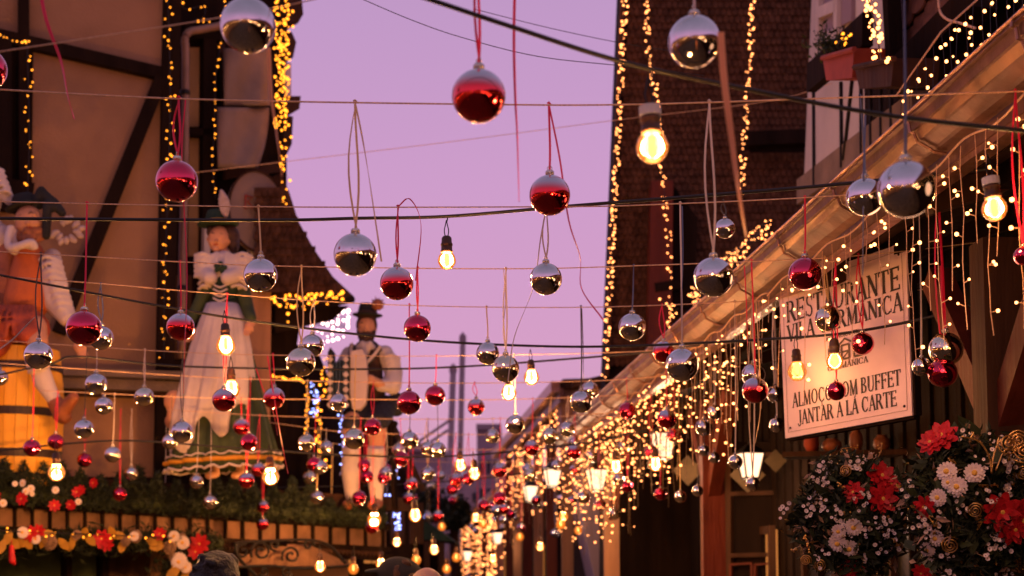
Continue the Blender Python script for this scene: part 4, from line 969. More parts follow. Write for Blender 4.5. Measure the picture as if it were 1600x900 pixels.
# ================================================================== loose ribbons
LOOSE = [
 ([(58, -40, 3.0), (72, 30, 3.0), (95, 95, 3.0), (106, 150, 3.0), (116, 186, 3.0)], .0085, 'ribbon_red', 'loose red ribbon trailing over the tan wall top left'),
 ([(805, -40, 2.7), (803, 60, 2.7), (805, 150, 2.7), (808, 210, 2.7), (811, 315, 2.7)], .0055, 'ribbon_red', 'long loose rose ribbon hanging over open sky beside the largest red ball'),
 ([(1126, 50, 2.3), (1131, 120, 2.3), (1141, 200, 2.3), (1153, 290, 2.3), (1166, 370, 2.3)], .0115, 'ribbon_orange', 'wide orange ribbon hanging from the near silver ball over the tiled roof'),
 ([(420, 75, 2.3), (424, 150, 2.3), (431, 200, 2.3), (441, 275, 2.3)], .0045, 'ribbon_orange', 'narrow tan ribbon falling past the gold light column'),
 ([(290, 155, 3.4), (284, 250, 3.4), (292, 420, 3.4), (288, 560, 3.4), (287, 615, 3.4)], .0032, 'ribbon_red', 'long red ribbon running down beside the drainpipe'),
 ([(418, 556, 7.1), (428, 620, 7.1), (440, 690, 7.1), (450, 740, 7.1)], .007, 'ribbon_red', 'red ribbon hanging over the dark hut beside the skirt'),
 ([(400, 576, 7.4), (412, 610, 7.4), (426, 640, 7.4), (434, 680, 7.4)], .006, 'ribbon_red', 'shorter red ribbon curling right of the apron'),
 ([(1163, 415, 5.0), (1166, 470, 5.0), (1168, 540, 5.0)], .004, 'ribbon_red', 'red ribbon hanging over the gutter left of the sign'),
 ([(1181, 470, 5.4), (1186, 560, 5.4), (1188, 640, 5.4), (1180, 692, 5.4)], .004, 'ribbon_gold', 'gold ribbon hanging straight left of the sign'),
 ([(787, 421, 5.1), (790, 470, 5.1), (786, 520, 5.1), (794, 560, 5.1)], .003, 'ribbon_white', 'pale curled ribbon hanging under the third line in open sky'),
 ([(909, 482, 5.9), (911, 540, 5.9), (912, 600, 5.9)], .004, 'ribbon_dark', 'dark ribbon hanging against the sky beside the gable lights'),
 ([(1470, 415, 4.4), (1472, 470, 4.4), (1476, 520, 4.4)], .007, 'ribbon_red', 'red ribbon bunch above the golden ball past the sign'),
 ([(1352, 180, 3.3), (1350, 250, 3.3), (1349, 290, 3.3), (1348, 430, 3.3)], .0042, 'ribbon_blue', 'dark blue ribbon hanging in front of the gutter'),
 ([(1066, 322, 4.25), (1067, 400, 4.25), (1065, 470, 4.25), (1066, 545, 4.25)], .0035, 'ribbon_blue', 'blue grey ribbon hanging left of the big silver ball'),
 ([(0, 545, 4.2), (20, 530, 4.2), (40, 510, 4.2), (55, 495, 4.2)], .004, 'ribbon_white', 'white ribbon lying slantwise over the barrel statue shorts'),
]
for pts, w, m_, lab in LOOSE: MB().strip(poly([P(*p) for p in pts], 8), w, twist=1.6).solo('loose_ribbon', m_, lab, 'ribbon')

# ================================================================== festoon bulbs
gb = MB(); gb.lathe([(1e-5, -.058), (.012, -.056), (.022, -.048), (.0285, -.036), (.0295, -.026), (.025, -.012), (.017, -.002), (.0155, .002)], 24); GLOBE = gb.mesh('globe', 'amber_glass', True)
fb = MB(); fb.lathe([(1e-5, -.049), (.005, -.047), (.0074, -.041), (.0074, -.013), (.005, -.006), (1e-5, -.004)], 12); FIL = fb.mesh('filament', 'filament', True)
sk = MB(); sk.lathe([(.019, -.002), (.020, .004), (.018, .006), (.018, .020), (.0195, .022), (.0195, .026), (.017, .030), (.016, .046), (.011, .052), (1e-5, .053)], 20); SOCK = sk.mesh('socket', 'socket', True)
wr = MB()
for s_ in (-1, 1): wr.tube(poly([(s_ * .004, 0, .05), (s_ * .007, 0, .07), (s_ * .003, 0, .09), (0, 0, .105)], 5), .0018, 5)
WIRE = wr.mesh('wire_loop', 'cable')
tg = MB(); tg.lathe([(.0202, .030), (.0202, .048)], 14); TAG = tg.mesh('paper_tag', 'socket_tag')
def bulb(u, v, w, label, watts, cable_v=None, tag=False, d=None):
    """w = globe width in photo pixels"""
    sc = 1. if d is None else w * px(d) / .059; d = d or .059 * FPX / w; c = P(u, v, d) + Vector((0, 0, .03)); t = thing('festoon_bulb', label, 'light bulb', c, 'festoon bulbs over the street')
    tilt = (rnd.uniform(-.06, .06), rnd.uniform(-.09, .02), rnd.random() * .2)
    for n_, me in (('globe', GLOBE), ('filament', FIL), ('socket', SOCK), ('wire_loop', WIRE)): inst(n_, me, t, rot=tilt, scale=sc * (1.28 if n_ == 'globe' and w < 25 else 1))
    if tag: inst('paper_tag', TAG, t, rot=tilt)
    if cable_v is not None:
        top = P(u, cable_v, d).z - c.z
        if top > .11: MB().tube([c + Vector((0, 0, .10)), c + Vector((.003, 0, top))], .0022, 5).build('drop_wire', 'cable', t)
    if watts > 0:
        l = bpy.data.lights.new('bulb_light', 'POINT'); l.energy = watts; l.color = (1, .50, .18); l.shadow_soft_size = .028 * sc
        o = bpy.data.objects.new('bulb_light', l); col.objects.link(o); o.parent = t; o.location = (0, 0, -.03)
    return t
BW = 2.0
BULBS = [
 (1018, 232, 52, 'big near amber bulb with a paper tag in front of the tiled gable', 9, 110, True),
 (1552, 328, 40, 'amber bulb with a paper tag under the restaurant soffit', 7, 268, True),
 (698, 408, 29, 'lone bulb glowing in the middle of the open sky', 16, 340),
 (352, 538, 24, 'bulb hanging in front of the white apron', 44, 494),
 (361, 606, 22, 'small tilted bulb directly above the ball on the apron', 12, 576),
 (1304, 566, 27, 'bulb in front of the sign, inner one of two', 2.4, 522),
 (1245, 578, 24, 'bulb in front of the sign, outer one of two', 2.4, 528),
 (795, 612, 19, 'bulb glowing straight below a silver ball in mid sky', 30, 566),
 (830, 588, 19, 'bulb hanging from the third bulb cable in mid sky', 30, 564),
 (88, 734, 21, 'blazing bulb above the garland at the barrel foot', 175, 696, False, 7.9),
 (422, 740, 21, 'blazing bulb at the hem corner of the green skirt', 170, 702, False, 8.3),
 (585, 808, 17, 'bulb in front of the railing below the accordion statue', 170, 762, False, 11.0),
 (648, 804, 16, 'bulb right of the railing end', 10, 760),
 (719, 726, 15, 'left bulb of two beside the grey poles', 10, 712),
 (741, 739, 15, 'right bulb of two beside the grey poles', 10, 712),
 (962, 728, 16, 'amber bulb between two bright lanterns', 12, 690),
 (1024, 724, 17, 'amber bulb below the lantern over the dark doorway', 14, 672),
 (880, 806, 12, 'upper glow of two touching amber bulbs', 10, 770),
 (876, 818, 12, 'lower glow of two touching amber bulbs', 0, 780),
 (678, 858, 12, 'low amber bulb right of the cap wearer', 8, 830),
 (650, 874, 12, 'low amber bulb above the bald head', 0, 840),
 (595, 880, 13, 'low amber bulb at the cap wearer ear', 8, 850),
 (552, 888, 13, 'lowest amber bulb left of the cap wearer', 0, 850),
 (743, 808, 11, 'far amber bulb, upper of a pair in the third house lights', 6, 780),
 (755, 817, 11, 'far amber bulb, lower of a pair in the third house lights', 0, 780),
 (713, 870, 11, 'far amber bulb low in the street gap', 0, 850),
 (698, 888, 11, 'far amber bulb touching the bald head', 0, 860),
 (844, 853, 11, 'pinkish white bulb low before the second house', 6, 820),
 (903, 828, 10, 'tiny cool bulb before the dark doorway', 0, 800),
 (620, 846, 11, 'low amber bulb over the dark green stall roof', 6, 820),
 (690, 822, 10, 'far amber bulb at the tip of the third eave', 0, 800),
 (770, 872, 11, 'low amber bulb under the third house lights', 6, 850),
 (812, 838, 10, 'far amber bulb under the second house lights', 0, 810),
 (500, 884, 14, 'low amber bulb in front of the pale board', 6, 862),
]
for q in BULBS: bulb(q[0], q[1], q[2], q[3], q[4] * BW, q[5], q[6] if len(q) > 6 else False, q[7] if len(q) > 7 else None)

# ================================================================== lanterns under the eaves
def lantern(u, v, w, label, watts, gold=False):
    d = .16 * FPX / w; c = P(u, v, d); t = thing('street_lantern', label, 'lantern', c - Vector((0, 0, .12)), 'lanterns under the eaves')
    m_ = 'lantern_glow'
    q = [(-.045, -.09), (.045, -.09), (.075, .07), (-.075, .07)]
    for k in range(4):
        M = Matrix.Rotation(k * math.pi / 2 + .2, 3, 'Z'); b = MB(); b.add([c + M @ Vector((x * .94, -(.042 if z < 0 else .071), z)) for x, z in q] + [c + M @ Vector((x * .94, -(.036 if z < 0 else .065), z)) for x, z in q], [(0, 1, 2, 3), (7, 6, 5, 4), (1, 0, 4, 5), (3, 2, 6, 7)]); b.build('pane', m_, t)
        b = MB(); b.bar(c + M @ Vector((-.046, -.046, -.095)), c + M @ Vector((-.077, -.077, .075)), .010, .010); b.build('frame_bar', 'lamp_metal', t)
    MB().lathe([(.115, .072), (.11, .085), (.04, .13), (.015, .14), (.012, .16), (1e-5, .165)], 4, c, Matrix.Rotation(math.pi / 4 + .2, 3, 'Z')).build('roof', 'lamp_metal', t)
    MB().box(c + Vector((0, 0, -.10)), (.10, .10, .015), Matrix.Rotation(.2, 3, 'Z')).build('base', 'lamp_metal', t)
    MB().tube([c + Vector((0, 0, .16)), c + Vector((0, 0, .34))], .006, 6).build('hanger', 'lamp_metal', t)
    if watts:
        l = bpy.data.lights.new('lantern_light', 'POINT'); l.energy = watts; l.color = (1, .62, .36); l.shadow_soft_size = .05
        o = bpy.data.objects.new('lantern_light', l); col.objects.link(o); o.parent = t; o.location = (0, 0, -.04)
for q in ((1172, 725, 36, 'square bright lantern right of the red post', 14), (1036, 694, 36, 'brightest lantern under the gutter over the dark doorway', 18), (932, 748, 30, 'white lantern left of the pale post', 16), (863, 744, 26, 'white lantern under the second eave', 14),
          (829, 770, 22, 'small white lantern left under the second eave', 10), (1046, 778, 22, 'small gold lantern below the amber bulb', 4), (777, 840, 16, 'far white lantern before the third house', 8), (730, 868, 14, 'farthest lantern among the third house lights', 6)): lantern(*q)

# ================================================================== icicle light curtains
def strand(top, length, nb, parent, m_='mini_near', r=.0058, wire='twine', wr_=.0012, flick=.02):
    """a hanging strand; its bulbs stick out on short stalks"""
    pts = [top]; k = max(3, int(length / .06)); x = 0
    for i in range(1, k + 1): x += rnd.uniform(-.005, .005); pts.append(top + Vector((x, rnd.uniform(-.003, .003), -length * i / k)))
    b = MB(); b.tube(pts, wr_, 4); bl = []
    for j in range(nb):
        p = pts[0].lerp(pts[-1], 0) ; i = int((j + .6 + rnd.uniform(-.25, .25)) / nb * k); i = max(1, min(k, i)); p = pts[i]
        s_ = rnd.choice((-1, 1)) * flick * rnd.uniform(.6, 1.2); q = p + Vector((s_, rnd.uniform(-.008, .004), rnd.uniform(.0, .012)))
        if flick > .01: b.tube([p, q], wr_, 4)
        bl.append(q)
    return b, bl
def eave_curtain(ya, yb, step, ln, nb, label, split, m_='mini_near', r=.0058, inn=-.03, z=-.06, layers=1):
    c = E((ya + yb) / 2, inn, z); t = thing('icicle_light_curtain', label, 'fairy lights', c, 'icicle lights under the long gutter')
    n = int((yb - ya) / step); MB().tube(poly([E(ya + (yb - ya) * k / n, inn, z + .012 * math.sin(k * 1.3)) for k in range(n + 1)], 2), .003, 5).build('top_wire', 'twine', t)
    allw = MB(); allb = []
    for q_ in range(max(1, int(yb - ya))): glow(t, E(ya + .5 + q_, inn - .1, z - .45), 2.6 if split else 1.2, (1, .50, .28))
    for k in range(n):
        for l in range(layers):
            y = ya + (yb - ya) * (k + rnd.uniform(.2, .8)) / n; top = E(y, inn + l * .35 * rnd.random(), z + (.03 if l else 0)); L = ln(k) * rnd.uniform(.75, 1.1)
            w, bl = strand(top, L, max(3, int(nb * L)), t, m_, r, flick=.02 if split else .04)
            if split: o = w.build('strand', 'twine', t); minis(bl, r, m_, o)
            else: allw.v, off = allw.v + w.v, len(allw.v); allw.f += [tuple(i + off for i in f) for f in w.f]; allb += bl
    if allb: allw.build('strand', 'strand_dark', t, kind='stuff'); minis(allb, r, m_, t)
eave_curtain(3.2, 4.25, .085, lambda k: (.50, .36, .58, .44, .62, .30)[k % 6], 13, 'icicle lights hanging before the dark restaurant interior past the sign', True)
eave_curtain(4.25, 5.8, .115, lambda k: (.22, .40, .16, .46, .28)[k % 5], 12, 'icicle lights hanging in front of the restaurant sign', True)
eave_curtain(5.8, 7.4, .10, lambda k: (.30, .50, .42, .6)[k % 4], 12, 'icicle lights between the sign and the red post', True)
eave_curtain(7.4, 10.2, .085, lambda k: (.5, .62, .45, .7, .55, .3)[k % 6], 12, 'dense light curtain around the big silver ball before the pale post', False, 'mini_warm', .0068, layers=2)
eave_curtain(10.2, 13.4, .09, lambda k: (.7, .9, .6, .95, .5)[k % 5], 9, 'densest light curtain at the far end of the long gutter', False, 'mini_warm', .008, layers=2)
eave_curtain(-6, 3.2, .12, lambda k: .5, 10, 'icicle lights under the gutter behind and beside the viewpoint', False, 'mini_near', .006)
def far_curtain(e_, n, ln, label, r, m_='mini_warm'):
    A, B, i_ = e_; t = thing('icicle_light_curtain', label, 'fairy lights', A.lerp(B, .5), None); w = MB(); bl = []
    for k in range(n):
        top = A.lerp(B, (k + rnd.random()) / n) + i_ * rnd.uniform(.02, .5) - Vector((0, 0, .12)); L = ln * rnd.uniform(.5, 1.1); w.tube([top, top - Vector((0, 0, L))], .002, 3, False)
        for j in range(6): bl.append(top - Vector((rnd.uniform(-.03, .03), 0, L * (j + rnd.random()) / 7)))
    w.build('strand', 'twine', t, kind='stuff'); minis(bl, r, m_, t)
far_curtain(e2, 120, 1.45, 'thick warm light curtain under the second eave', .013)
far_curtain(e3, 190, 2.3, 'far warm light curtain under the third eave', .020)
# lights above the gutter on the upper balcony
t = thing('icicle_light_curtain', 'icicle lights hanging over the gutter beside the scalloped tiles', 'fairy lights', P(1520, 60, 5.6))
MB().tube([P(1400, 150, 6.0), P(1470, 50, 5.7), P(1560, -30, 5.5), P(1700, -90, 5.2)], .004, 5).build('top_wire', 'twine', t)
for k in range(17):
    u = 1408 + k * 12.5; vt = (150 - (u - 1400) * 1.42) if u < 1470 else (50 - (u - 1470) * .88); vb = 235 - (u - 1400) * .86 + rnd.uniform(-12, 4); d = 5.9 - k * .03
    top = P(u, vt, d); L = (top - P(u, max(vb, vt + 16), d)).length; w, bl = strand(top, L, max(2, int(L * 15)), t, r=.0065, flick=.008); o = w.build('strand', 'cable', t); minis(bl, .0075, 'mini_near', o)
# ================================================================== restaurant sign
SG = Pl(1217, 5.8, 1425, 5.1)
TL, TR, BL, BR = SG.hit(1217, 446), SG.hit(1415, 378), SG.hit(1227, 685), SG.hit(1425, 649)
def sg(s, t, o=0.): return (TL.lerp(TR, s)).lerp(BL.lerp(BR, s), t) + SG.n * o
SW = (TR - TL).length; SH = (BL - TL).length
t_ = thing('restaurant_sign', 'white board sign with black serif lettering for a restaurant, hung under the eave', 'sign', BL.lerp(BR, .5), None)
b = MB(); f = [sg(0, 0), sg(1, 0), sg(1, 1), sg(0, 1)]; k_ = [p - SG.n * .02 for p in f]
b.add(f + k_, [(0, 1, 2, 3), (7, 6, 5, 4), (1, 0, 4, 5), (2, 1, 5, 6), (3, 2, 6, 7), (0, 3, 7, 4)]); b.build('board', 'sign_white', t_)
for a0, a1 in (((0, 0), (1, 0)), ((0, 1), (1, 1)), ((0, 0), (0, 1)), ((1, 0), (1, 1))):
    MB().bar(sg(*a0, -.022), sg(*a1, -.022), .022, .03, SG.n).build('frame', 'timber_dark', t_)
for a0, a1 in (((.03, .965), (.97, .965)), ((.03, .04), (.97, .04)), ((.03, .04), (.03, .965)), ((.97, .04), (.97, .965))):
    MB().bar(sg(*a0, .001), sg(*a1, .001), .0016, .001, SG.n).build('border_line', 'line_ink', t_)
for sx_, sy_ in ((.05, .06), (.95, .06), (.05, .94), (.95, .94)): b = MB(); b.ell(sg(sx_, sy_, .001), .005, None, 10, 6); b.build('screw', 'iron', t_, smooth=True)
for s_ in (.12, .88):
    p = sg(s_, 0, -.01); MB().tube([p, p + Vector((0, 0, .16))], .004, 6).build('hanging_rod', 'iron', t_)
TN, TK, SF = .075, .175, .05
def ln(x0, y0, x1, y1, w):                         # a stroke: w measured across
    d = Vector((x1 - x0, y1 - y0)); n = Vector((-d.y, d.x)).normalized() * w / 2
    return [(x0 - n.x, y0 - n.y), (x1 - n.x, y1 - n.y), (x1 + n.x, y1 + n.y), (x0 + n.x, y0 + n.y)]
def sf(x, y, w=.26): return [(x - w / 2, y), (x + w / 2, y), (x + w / 2, y + SF), (x - w / 2, y + SF)]
def stem(x, top=1., ser=3): return [ln(x, 0, x, top, TK)] + ([sf(x, 0)] if ser & 1 else []) + ([sf(x, 1 - SF)] if ser & 2 else [])
def arc(cx, cy, rx, ry, a0, a1, tk=TK, tn=TN, n=9):
    out = []
    for k in range(n):
        A, B = R(a0 + (a1 - a0) * k / n), R(a0 + (a1 - a0) * (k + 1) / n); q = []
        for a, o in ((A, 1), (B, 1), (B, 0), (A, 0)):
            q.append((cx + (rx if o else rx - tk) * math.cos(a), cy + (ry if o else ry - tn) * math.sin(a)))
        out.append(q)
    return out
def hb(x0, x1, y, h=TN): return [(x0, y), (x1, y), (x1, y + h), (x0, y + h)]
def vt(x, y0, y1, w=TN): return [(x - w / 2, y0), (x + w / 2, y0), (x + w / 2, y1), (x - w / 2, y1)]
def gA(acc=None):
    o = [ln(.10, 0, .40, .98, TN), ln(.70, 0, .40, 1., TK), hb(.22, .60, .32), sf(.10, 0, .22), sf(.70, 0, .26)]
    if acc == '^': o += [ln(.26, 1.06, .40, 1.2, .05), ln(.40, 1.2, .54, 1.06, .05)]
    if acc == "'": o += [ln(.36, 1.05, .50, 1.2, .06)]
    return o, .80
def gC(ced=False):
    o = arc(.45, .5, .40, .51, 48, 312) + [vt(.73, .66, .96, .045), vt(.73, .08, .26, .045)]
    if ced: o += [ln(.46, -.01, .42, -.12, .05), ln(.42, -.12, .50, -.20, .06), ln(.50, -.2, .36, -.26, .045)]
    return o, .84
GL = {
 'R': (stem(.16) + [hb(.16, .40, 1 - TN), hb(.16, .40, .48)] + arc(.38, .74, .28, .26, -90, 90) + [ln(.42, .49, .72, .02, TK), sf(.74, 0, .2)], .84),
 'E': (stem(.16) + [hb(.16, .64, 1 - TN), hb(.16, .54, .49), hb(.16, .66, 0), vt(.63, .80, 1), vt(.53, .40, .62), vt(.66, 0, .22)], .74),
 'F': (stem(.16) + [hb(.16, .62, 1 - TN), hb(.16, .52, .49), vt(.61, .80, 1), vt(.51, .40, .62)], .70),
 'S': (arc(.33, .745, .235, .265, 35, 270, .10) + arc(.32, .265, .245, .28, -145, 90, .10) + [vt(.53, .72, .94, .045), vt(.07, .05, .28, .045)], .64),
 'T': ([ln(.38, 0, .38, 1, TK), sf(.38, 0), hb(.04, .72, 1 - TN), vt(.05, .78, 1), vt(.71, .78, 1)], .78),
 'A': gA(), 'Â': gA('^'), 'Á': gA("'"),
 'U': ([ln(.16, .30, .16, 1, TK), sf(.16, 1 - SF), ln(.68, .3, .68, 1, TN), sf(.68, 1 - SF, .22)] + arc(.40, .31, .305, .33, 180, 360, .10), .84),
 'N': ([ln(.14, 0, .14, .97, TN), ln(.14, .97, .68, .03, TK), ln(.68, 0, .68, 1, TN), sf(.14, 0, .22), sf(.68, 1 - SF, .22), sf(.10, 1 - SF, .18)], .82),
 'V': ([ln(.10, .98, .40, .02, TK), ln(.40, .02, .68, .98, TN), sf(.10, 1 - SF, .26), sf(.68, 1 - SF, .22)], .78),
 'I': (stem(.16), .32), 'L': (stem(.16) + [hb(.16, .62, 0), vt(.61, 0, .24)], .68),
 'G': (gC()[0] + [ln(.73, .04, .73, .42, TK * .9), sf(.72, .42, .26)], .88), 'C': gC(), 'Ç': gC(True),
 'M': ([ln(.13, 0, .16, 1, TN), ln(.16, 1, .46, .03, TK), ln(.46, .03, .76, 1, TN), ln(.80, 0, .78, 1, TK), sf(.13, 0, .2), sf(.80, 0, .26), sf(.12, 1 - SF, .16), sf(.82, 1 - SF, .18)], .96),
 'O': (arc(.45, .5, .40, .51, 0, 360, TK, TN, 22), .90),
 'B': (stem(.16) + [hb(.16, .38, 1 - TN), hb(.16, .38, .49), hb(.16, .40, 0)] + arc(.36, .755, .25, .245, -90, 90, .12) + arc(.38, .26, .30, .265, -90, 90), .76),
 'J': ([ln(.30, .12, .30, 1, TK), sf(.30, 1 - SF)] + arc(.17, .10, .195, .22, 180, 360, .08), .46), ' ': ([], .34),
}
def write(txt, s0, s1, t0, t1, parent, name='lettering'):
    """txt set between s0..s1 with cap height t0..t1"""
    tot = sum(GL[c][1] for c in txt); sc = (s1 - s0) / tot; x = 0; b = MB(); k = 0
    for c in txt:
        polys, adv = GL[c]
        for q in polys:
            k += 1; o = .0015 + .00004 * (k % 12); n = len(q)
            f = [sg(s0 + (x + px_) * sc, t1 + (t0 - t1) * py_, o) for px_, py_ in q]; g_ = [p - SG.n * .0012 for p in f]
            b.add(f + g_, [tuple(range(n)), tuple(range(2 * n - 1, n - 1, -1))] + [((i + 1) % n, i, i + n, (i + 1) % n + n) for i in range(n)])
        x += adv
    return b.build(name, 'ink_soft' if t1 - t0 < .05 else 'ink', parent, kind='stuff')
write('RESTAURANTE', .055, .955, .125, .262, t_)
write('VILA GERMÂNICA', .055, .965, .278, .39, t_)
write('RESTAURANTE', .38, .64, .425, .448, t_)
write('GERMÂNICA', .38, .70, .60, .638, t_)
write('ALMOÇO COM BUFFET', .075, .935, .722, .815, t_)
write('JANTAR A LÁ CARTE', .12, .90, .838, .93, t_)
b = MB(); k = 0                                    # timber frame emblem between the small words
def eb(x0, y0, x1, y1, w=.012):
    global k; k += 1; b.bar(sg(x0, y0, .002 + .0001 * (k % 9)), sg(x1, y1, .002 + .0001 * (k % 9)), w * SW, .0015, SG.n)
for x in (.40, .46, .50, .56, .60, .66): eb(x, .50, x, .585)
for y in (.50, .54, .585): eb(.40, y, .46, y); eb(.50, y, .56, y, .010); eb(.60, y, .66, y)
eb(.47, .50, .53, .462, .010); eb(.53, .462, .60, .50, .010); eb(.50, .585, .56, .54, .008)
b.build('emblem', 'ink_soft', t_, kind='stuff')

# ================================================================== statues
class Fig:
    def __init__(s, D): s.D = D; s.k = px(D)
    def q(s, u, v, dy=0.): return P(u, v, s.D) + Vector((0, dy, 0))
    def c(s, mb, u0, v0, r0, u1, v1, r1, d0=0., d1=None, n=12): return mb.cap(s.q(u0, v0, d0), s.q(u1, v1, d0 if d1 is None else d1), r0 * s.k, r1 * s.k, n)
    def e(s, mb, u, v, rx, rz, ry=None, dy=0., rot=0.): return mb.ell(s.q(u, v, dy), (rx * s.k, (ry or (rx + rz) / 2) * s.k, rz * s.k), Matrix.Rotation(R(rot), 3, 'Y'))
    def t(s, mb, pts, r, n=8): return mb.tube(poly([s.q(*p) for p in pts], 6), r * s.k, n)
    def hand(s, mb, u, v, ang, r, dy=0., curl=.3):
        """palm, four fingers and a thumb pointing along ang (degrees, 0 = picture right, 90 = down)"""
        a = R(ang); ux, uz = math.cos(a), math.sin(a); s.e(mb, u, v, r * .9, r * .9, r * .5, dy)
        for k, (o, l) in enumerate(((-.62, 1.5), (-.2, 1.8), (.2, 1.7), (.6, 1.3))):
            bu, bv = u + ux * r * .6 - uz * o * r, v + uz * r * .6 + ux * o * r
            mu, mv = bu + ux * r * l * .55, bv + uz * r * l * .55
            s.c(mb, bu, bv, r * .24, mu, mv, r * .22, dy, dy - curl * r * s.k * .4, 8); s.c(mb, mu, mv, r * .22, mu + ux * r * l * .4 * (1 - curl), mv + uz * r * l * .4 * (1 - curl), r * .17, dy - curl * r * s.k * .4, dy - curl * r * s.k, 8)
        s.c(mb, u - uz * r * -.7, v + ux * r * -.7, r * .3, u - uz * r * -1.2 + ux * r * .7, v + ux * r * -1.2 + uz * r * .7, r * .2, dy - .2 * r * s.k, None, 8)
    def face(s, parent, u, v, rx, rz, dy, tilt=0, skin='skin', yaw=0.):
        m = MB(); s.e(m, u, v, rx, rz, rx * 1.02, dy, tilt)
        f = lambda a, b_, o=1.0: (u + (a + yaw) * rx * math.cos(R(tilt)) - b_ * rz * math.sin(R(tilt)), v + b_ * rz * math.cos(R(tilt)) + (a + yaw) * rx * math.sin(R(tilt)))
        fy = dy - rx * s.k * .93
        a, b_ = f(0, .10); c, d_ = f(.03, .30); m.cap(s.q(a, b_, fy + .10 * rx * s.k), s.q(c, d_, fy - .14 * rx * s.k), rx * .10 * s.k, rx * .17 * s.k, 10)     # nose
        for sx in (-1, 1):
            a, b_ = f(sx * .45, .32); s.e(m, a, b_, rx * .30, rz * .22, rx * .26, fy + .34 * rx * s.k)                    # cheeks
            a, b_ = f(sx * .42, -.18); s.e(m, a, b_, rx * .28, rz * .08, rx * .16, fy + .18 * rx * s.k)                # brow
            a, b_ = f(sx * 1.0 - yaw, .08); s.e(m, a, b_, rx * .12, rz * .2, rx * .2, dy)                               # ear
        a, b_ = f(0, .78); s.e(m, a, b_, rx * .34, rz * .22, rx * .3, fy + .36 * rx * s.k)                               # chin
        h = blob(m, 'head', skin, parent, .07 * rx * s.k, 2)
        for sx in (-1, 1):
            a, b_ = f(sx * .38, .0); g = MB(); s.e(g, a, b_, rx * .15, rz * .085, rx * .12, fy + .20 * rx * s.k); e_ = g.build('eye', 'cloth_white', h, smooth=True)
            g = MB(); s.e(g, a, b_, rx * .07, rz * .07, rx * .06, fy + .115 * rx * s.k); g.build('pupil', 'ink', h, smooth=True)
            g = MB(); s.t(g, [(f(sx * .56, -.2)[0], f(sx * .56, -.2)[1], fy + .16 * rx * s.k), (f(sx * .38, -.28)[0], f(sx * .38, -.28)[1], fy + .06 * rx * s.k), (f(sx * .18, -.2)[0], f(sx * .18, -.2)[1], fy + .04 * rx * s.k)], rx * .05, 6); g.build('eyebrow', 'hair_brown', h)
        g = MB(); s.e(g, *f(0, .52), rx * .26, rz * .06, rx * .08, fy + .08 * rx * s.k); g.build('mouth', 'cloth_red', h, smooth=True)
        return h
    def loft(s, mb, secs, folds, amp, ry=.8, n=72, a0=0., a1=360., ph=0., dy=0.):
        """secs = [(u, v, half width px, tilt px)]; folded cloth around a vertical axis"""
        vs = []; fs = []; full = a1 - a0 >= 359.9; m = n if full else n + 1
        for j, (u, v, w, tl) in enumerate(secs):
            t = j / (len(secs) - 1)
            for k in range(m):
                a = R(a0 + (a1 - a0) * k / n); f_ = 1 + amp * t * (math.sin(folds * a + ph + t * .8) + .4 * math.sin(folds * 2.3 * a + 1))
                vs.append(s.q(u + w * f_ * math.cos(a), v + tl * math.cos(a) * (1 if tl < 900 else 0), dy + w * s.k * ry * f_ * math.sin(a)))
        for j in range(len(secs) - 1):
            for k in range(n): a = j * m + k; b_ = j * m + (k + 1) % m; fs.append((a, b_, b_ + m, a + m))
        mb.add(vs, fs); return vs[-m:]
    def hat(s, parent, u, v, rx, h, brim, m, tilt=0., dy=0., band=None, dent=.0):
        M = Matrix.Rotation(R(tilt), 3, 'Y'); c = s.q(u, v, dy); k = s.k
        g = MB(); g.lathe([(rx * 1.02 * k, 0), (rx * 1.0 * k, h * .3 * k), (rx * .9 * k, h * .75 * k), (rx * .78 * k, h * .97 * k), (rx * .55 * k, h * (1 - dent * .3) * k), (rx * .2 * k, h * (1 - dent) * k), (1e-5, h * (1 - dent) * k)], 28, c, M); o = g.build('hat', m, parent, smooth=True)
        g = MB(); g.lathe([(rx * .9 * k, .01 * k), (brim * .8 * k, -.8 * k), (brim * k, 1.2 * k), (brim * .99 * k, 2.4 * k), (brim * .8 * k, 1.2 * k), (rx * .95 * k, 2.5 * k)], 32, c, M); g.build('brim', m, o, smooth=True)
        if band: g = MB(); g.lathe([(rx * 1.03 * k, 2.2 * k), (rx * 1.01 * k, 7 * k)], 28, c, M); g.build('hat_band', band, o, smooth=True)
        return o

# ---- barmaid
F = Fig(10.3); st = thing('barmaid_statue', 'painted statue of a woman in green dress and wide white apron wearing a green hat', 'statue', F.q(350, 748))
w_ = MB()
for (u, v) in ((350, 740),): F.c(w_, 335, 600, 10, 332, 735, 7, .1); F.c(w_, 368, 600, 10, 372, 735, 7, .1); F.c(w_, 332, 738, 8, 328, 744, 6, .1, -.05); F.c(w_, 372, 738, 8, 368, 744, 6, .1, -.05)
F.c(w_, 350, 520, 22, 350, 600, 20, .05); blob(w_, 'legs', 'skin', st, .014)
F.face(st, 342, 374, 17, 22, 0, 6, yaw=-.04)
m = MB(); F.e(m, 355, 366, 18, 19, 17, .05); F.e(m, 363, 380, 9, 15, 12, .04); F.e(m, 330, 362, 8, 10, 9, .0)
for k in range(9): F.t(m, [(357 + k, 360, .0 + k * .006), (362 + k * 1.1, 375, .01 + k * .006), (360 + k, 393, .02 + k * .006)], 2.2, 6)
blob(m, 'hair', 'hair_brown', st, .012)
m = MB(); F.c(m, 348, 392, 9, 350, 412, 11, .02); F.e(m, 350, 420, 20, 12, 13, .0); blob(m, 'neck', 'skin', st, .013)
F.hat(st, 341, 352, 20, 24, 33, 'hat_green', -4, .0, 'trim_yellow', .15)
m = MB()
